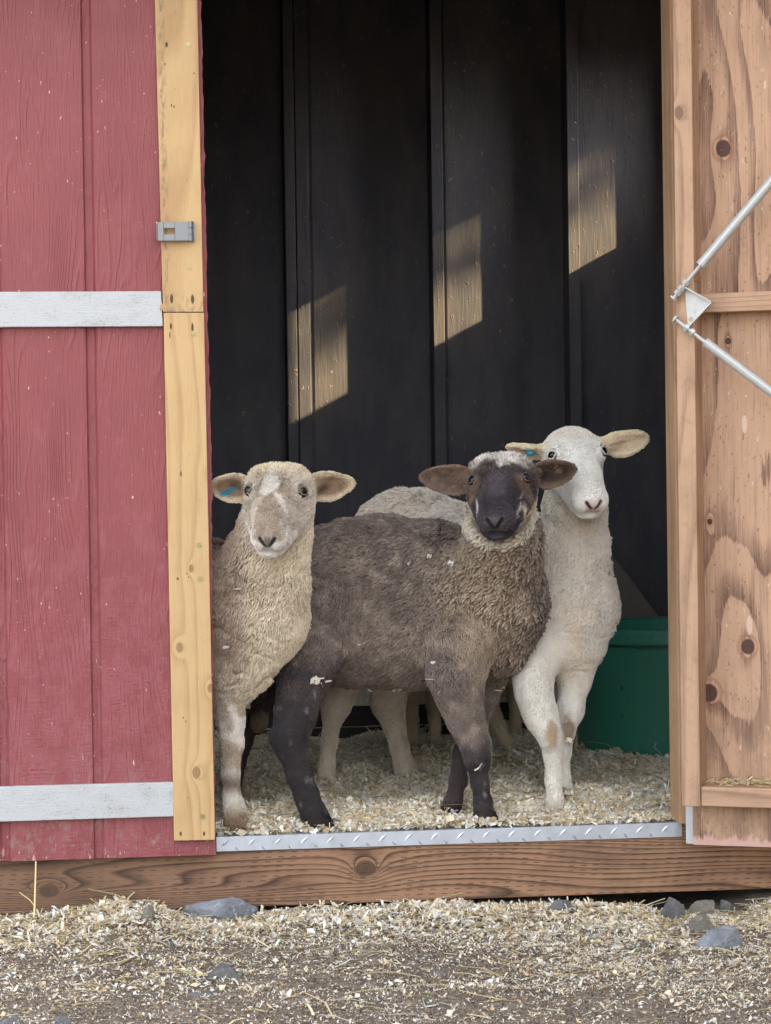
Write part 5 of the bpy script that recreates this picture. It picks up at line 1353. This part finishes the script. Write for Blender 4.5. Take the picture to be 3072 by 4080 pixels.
        h = mixc(h, sst(cv['socket'], 0.003, 0.0)*0.6, lin(120, 98, 88)); h = mixc(h, sst(cv['lid'], 0.001, -0.001)*0.5, lin(170, 150, 138))
        h = mixc(h, sst(np.hypot((r-0.066)/0.005, (a-0.042)/0.016), 1.1, 0.6)*0.7, lin(140, 122, 106))
        c = c*(1-hd[:, None])+h*hd[:, None]
        ec = np.tile(lin(222, 208, 178), (n, 1))
        for e in ears:
            L = (V-e['a']); u = (L@e['e1'])/e['L']; v = (L@e['e2'])/e['h']; f = N@e['e3']
            inner = sst(f, 0.1, 0.5)*sst(np.hypot((u-0.42)/0.50, v/0.72), 1.1, 0.7)
            ec = mixc(ec, inner*0.4, lin(214, 184, 162)); ec = mixc(ec, inner*sst(np.hypot((u-0.30)/0.34, (v-0.05)/0.16), 1.1, 0.4)*0.6, lin(134, 104, 88))
        c = c*(1-W['ear'][:, None])+ec*W['ear'][:, None]
        return soft(c*(0.92+0.16*fbm(V, 60, 38)[:, None]), 0.82)
    def furlen(V, H, W, N, cv):
        l = 0.0095*W['body']+0.0095*W['neck']+0.0035*W['leg']+0.004*W['hoof']+0.0045*W['head']+0.006*W['poll']+0.002*W['muzzle']+0.004*W['ear']
        l = l+W['body']*0.006*sst(V[:, 1], 0.5, 0.7)
        bare = np.minimum(np.minimum(cv['nostril']/0.006, cv['mouth']/0.004), (np.minimum(cv['socket'], cv['lid']+0.002)/0.006))
        return l*np.clip(bare, 0, 1)*(1-W['muzzle']*sst(H[:, 1], 0.152, 0.163)*sst(np.abs(H[:, 0]), 0.022, 0.012))
    def flow(V, H, W, N):
        f = np.tile(np.array([-0.45, 0.1, -0.75]), (len(V), 1)); hd = W['head']+W['muzzle']
        f = f*(1-hd[:, None])+(-fr.a*0.4)*hd[:, None]
        f = f*(1-W['poll'][:, None])+(-fr.a*0.6+fr.n*0.3)*W['poll'][:, None]
        for e in ears:
            w_ = W['ear']*(((V-e['a'])@e['e1']) > -0.01); f = f*(1-w_[:, None])+e['e1']*w_[:, None]
        return f
    def dens(V, H, W, N):
        d = 210000*(W['body']+W['neck'])+260000*(W['leg']+W['hoof'])+260000*(W['head']+W['poll']+W['muzzle']+W['ear'])
        return d*np.where(N@CB < -0.55, 0.25, 1.0)
    def wob(V, W, N):
        b = W['body']+W['neck']
        cr = np.abs(fbm(V*np.array([0.7, 1, 2.4]), 9, 81, 2)-0.5)*2
        return b*((fbm(V, 26, 82, 2)-0.5)*0.010-0.009*sst(cr, 0.07, 0.0)*sst(V[:, 2], 0.64, 0.54))
    sh = [(1462, 2008, .7), (1470, 2028, .7), (1480, 2042, .7), (1446, 2020, .7), (1512, 1980, .7), (1490, 2050, .7), (2304, 2638, .3), (2262, 2866, .3), (2265, 2945, .3)]
    return make_sheep('sheep', 'white sheep at the back right with blue ear tag and brown stained knees', P, head_carves(fr, S, 1.0), fr, S, ears, colour, furlen, flow, dens, 0.00095, 0.4, 0.006, tags=((0, 0.48, -0.15, (0.10, 0.42, 0.60), 0.0115), (0, 0.72, 0.95, (0.10, 0.42, 0.60), 0.008)), shav=sh, muz=1.0, wob=wob, contrast=(0.68, 1.0, 1.25))

# ---- D: pale lamb almost hidden behind the others --------------------------
def sheep_lamb():
    S = 0.7
    O = at(1560, 2330, 1.30)
    fr = Frame(O, img(-0.6, 0.7, 0.2), img(0.3, 0, 1))
    P = []
    P += chain('body', 0.05, [(1700, 2490, 1.32, 170), (1980, 2500, 1.32, 170)], 0.75)
    P += chain('neck', 0.04, [(1690, 2450, 1.32, 110), (1590, 2360, 1.30, 80)])
    P += chain('leg', 0.03, [(1690, 2600, 1.25, 63), (1640, 2760, 1.22, 30), (1632, 2880, 1.22, 24), (1645, 3000, 1.20, 26)])
    P += chain('leg', 0.03, [(1720, 2600, 1.42, 53), (1730, 2800, 1.42, 26), (1735, 2960, 1.42, 24)])
    P += chain('leg', 0.03, [(1960, 2580, 1.25, 90), (1940, 2760, 1.22, 39), (1965, 2860, 1.22, 31)])
    P += chain('leg', 0.015, [(1965, 2860, 1.22, 30), (2000, 2920, 1.22, 27), (2035, 2985, 1.22, 30)])
    P += chain('leg', 0.03, [(2040, 2580, 1.42, 73), (2060, 2780, 1.42, 30), (2050, 2960, 1.42, 24)])
    P += head_prims(fr, S)
    e0, d0 = ear_prims((1600, 2300), (1640, 2270), 30, 1.22, 1.12, img(-0.5, 0, 1)); P += e0
    pc_ = lin(200, 184, 156)
    return make_sheep('sheep', 'pale lamb standing behind the others with only its legs showing', P, head_carves(fr, S), fr, S, [d0], lambda V, H, W, N, cv, ears: np.tile(pc_, (len(V), 1))*(0.85+0.3*fbm(V, 30, 91)[:, None]), lambda V, H, W, N, cv: 0.004+0.006*W['body'], lambda V, H, W, N: np.tile(np.array([-0.3, 0, -0.8]), (len(V), 1)), lambda V, H, W, N: np.full(len(V), 60000.0), 0.001, hf=0.006, hc=0.012)
sheep_tan(); sheep_dark(); sheep_white(); sheep_lamb()
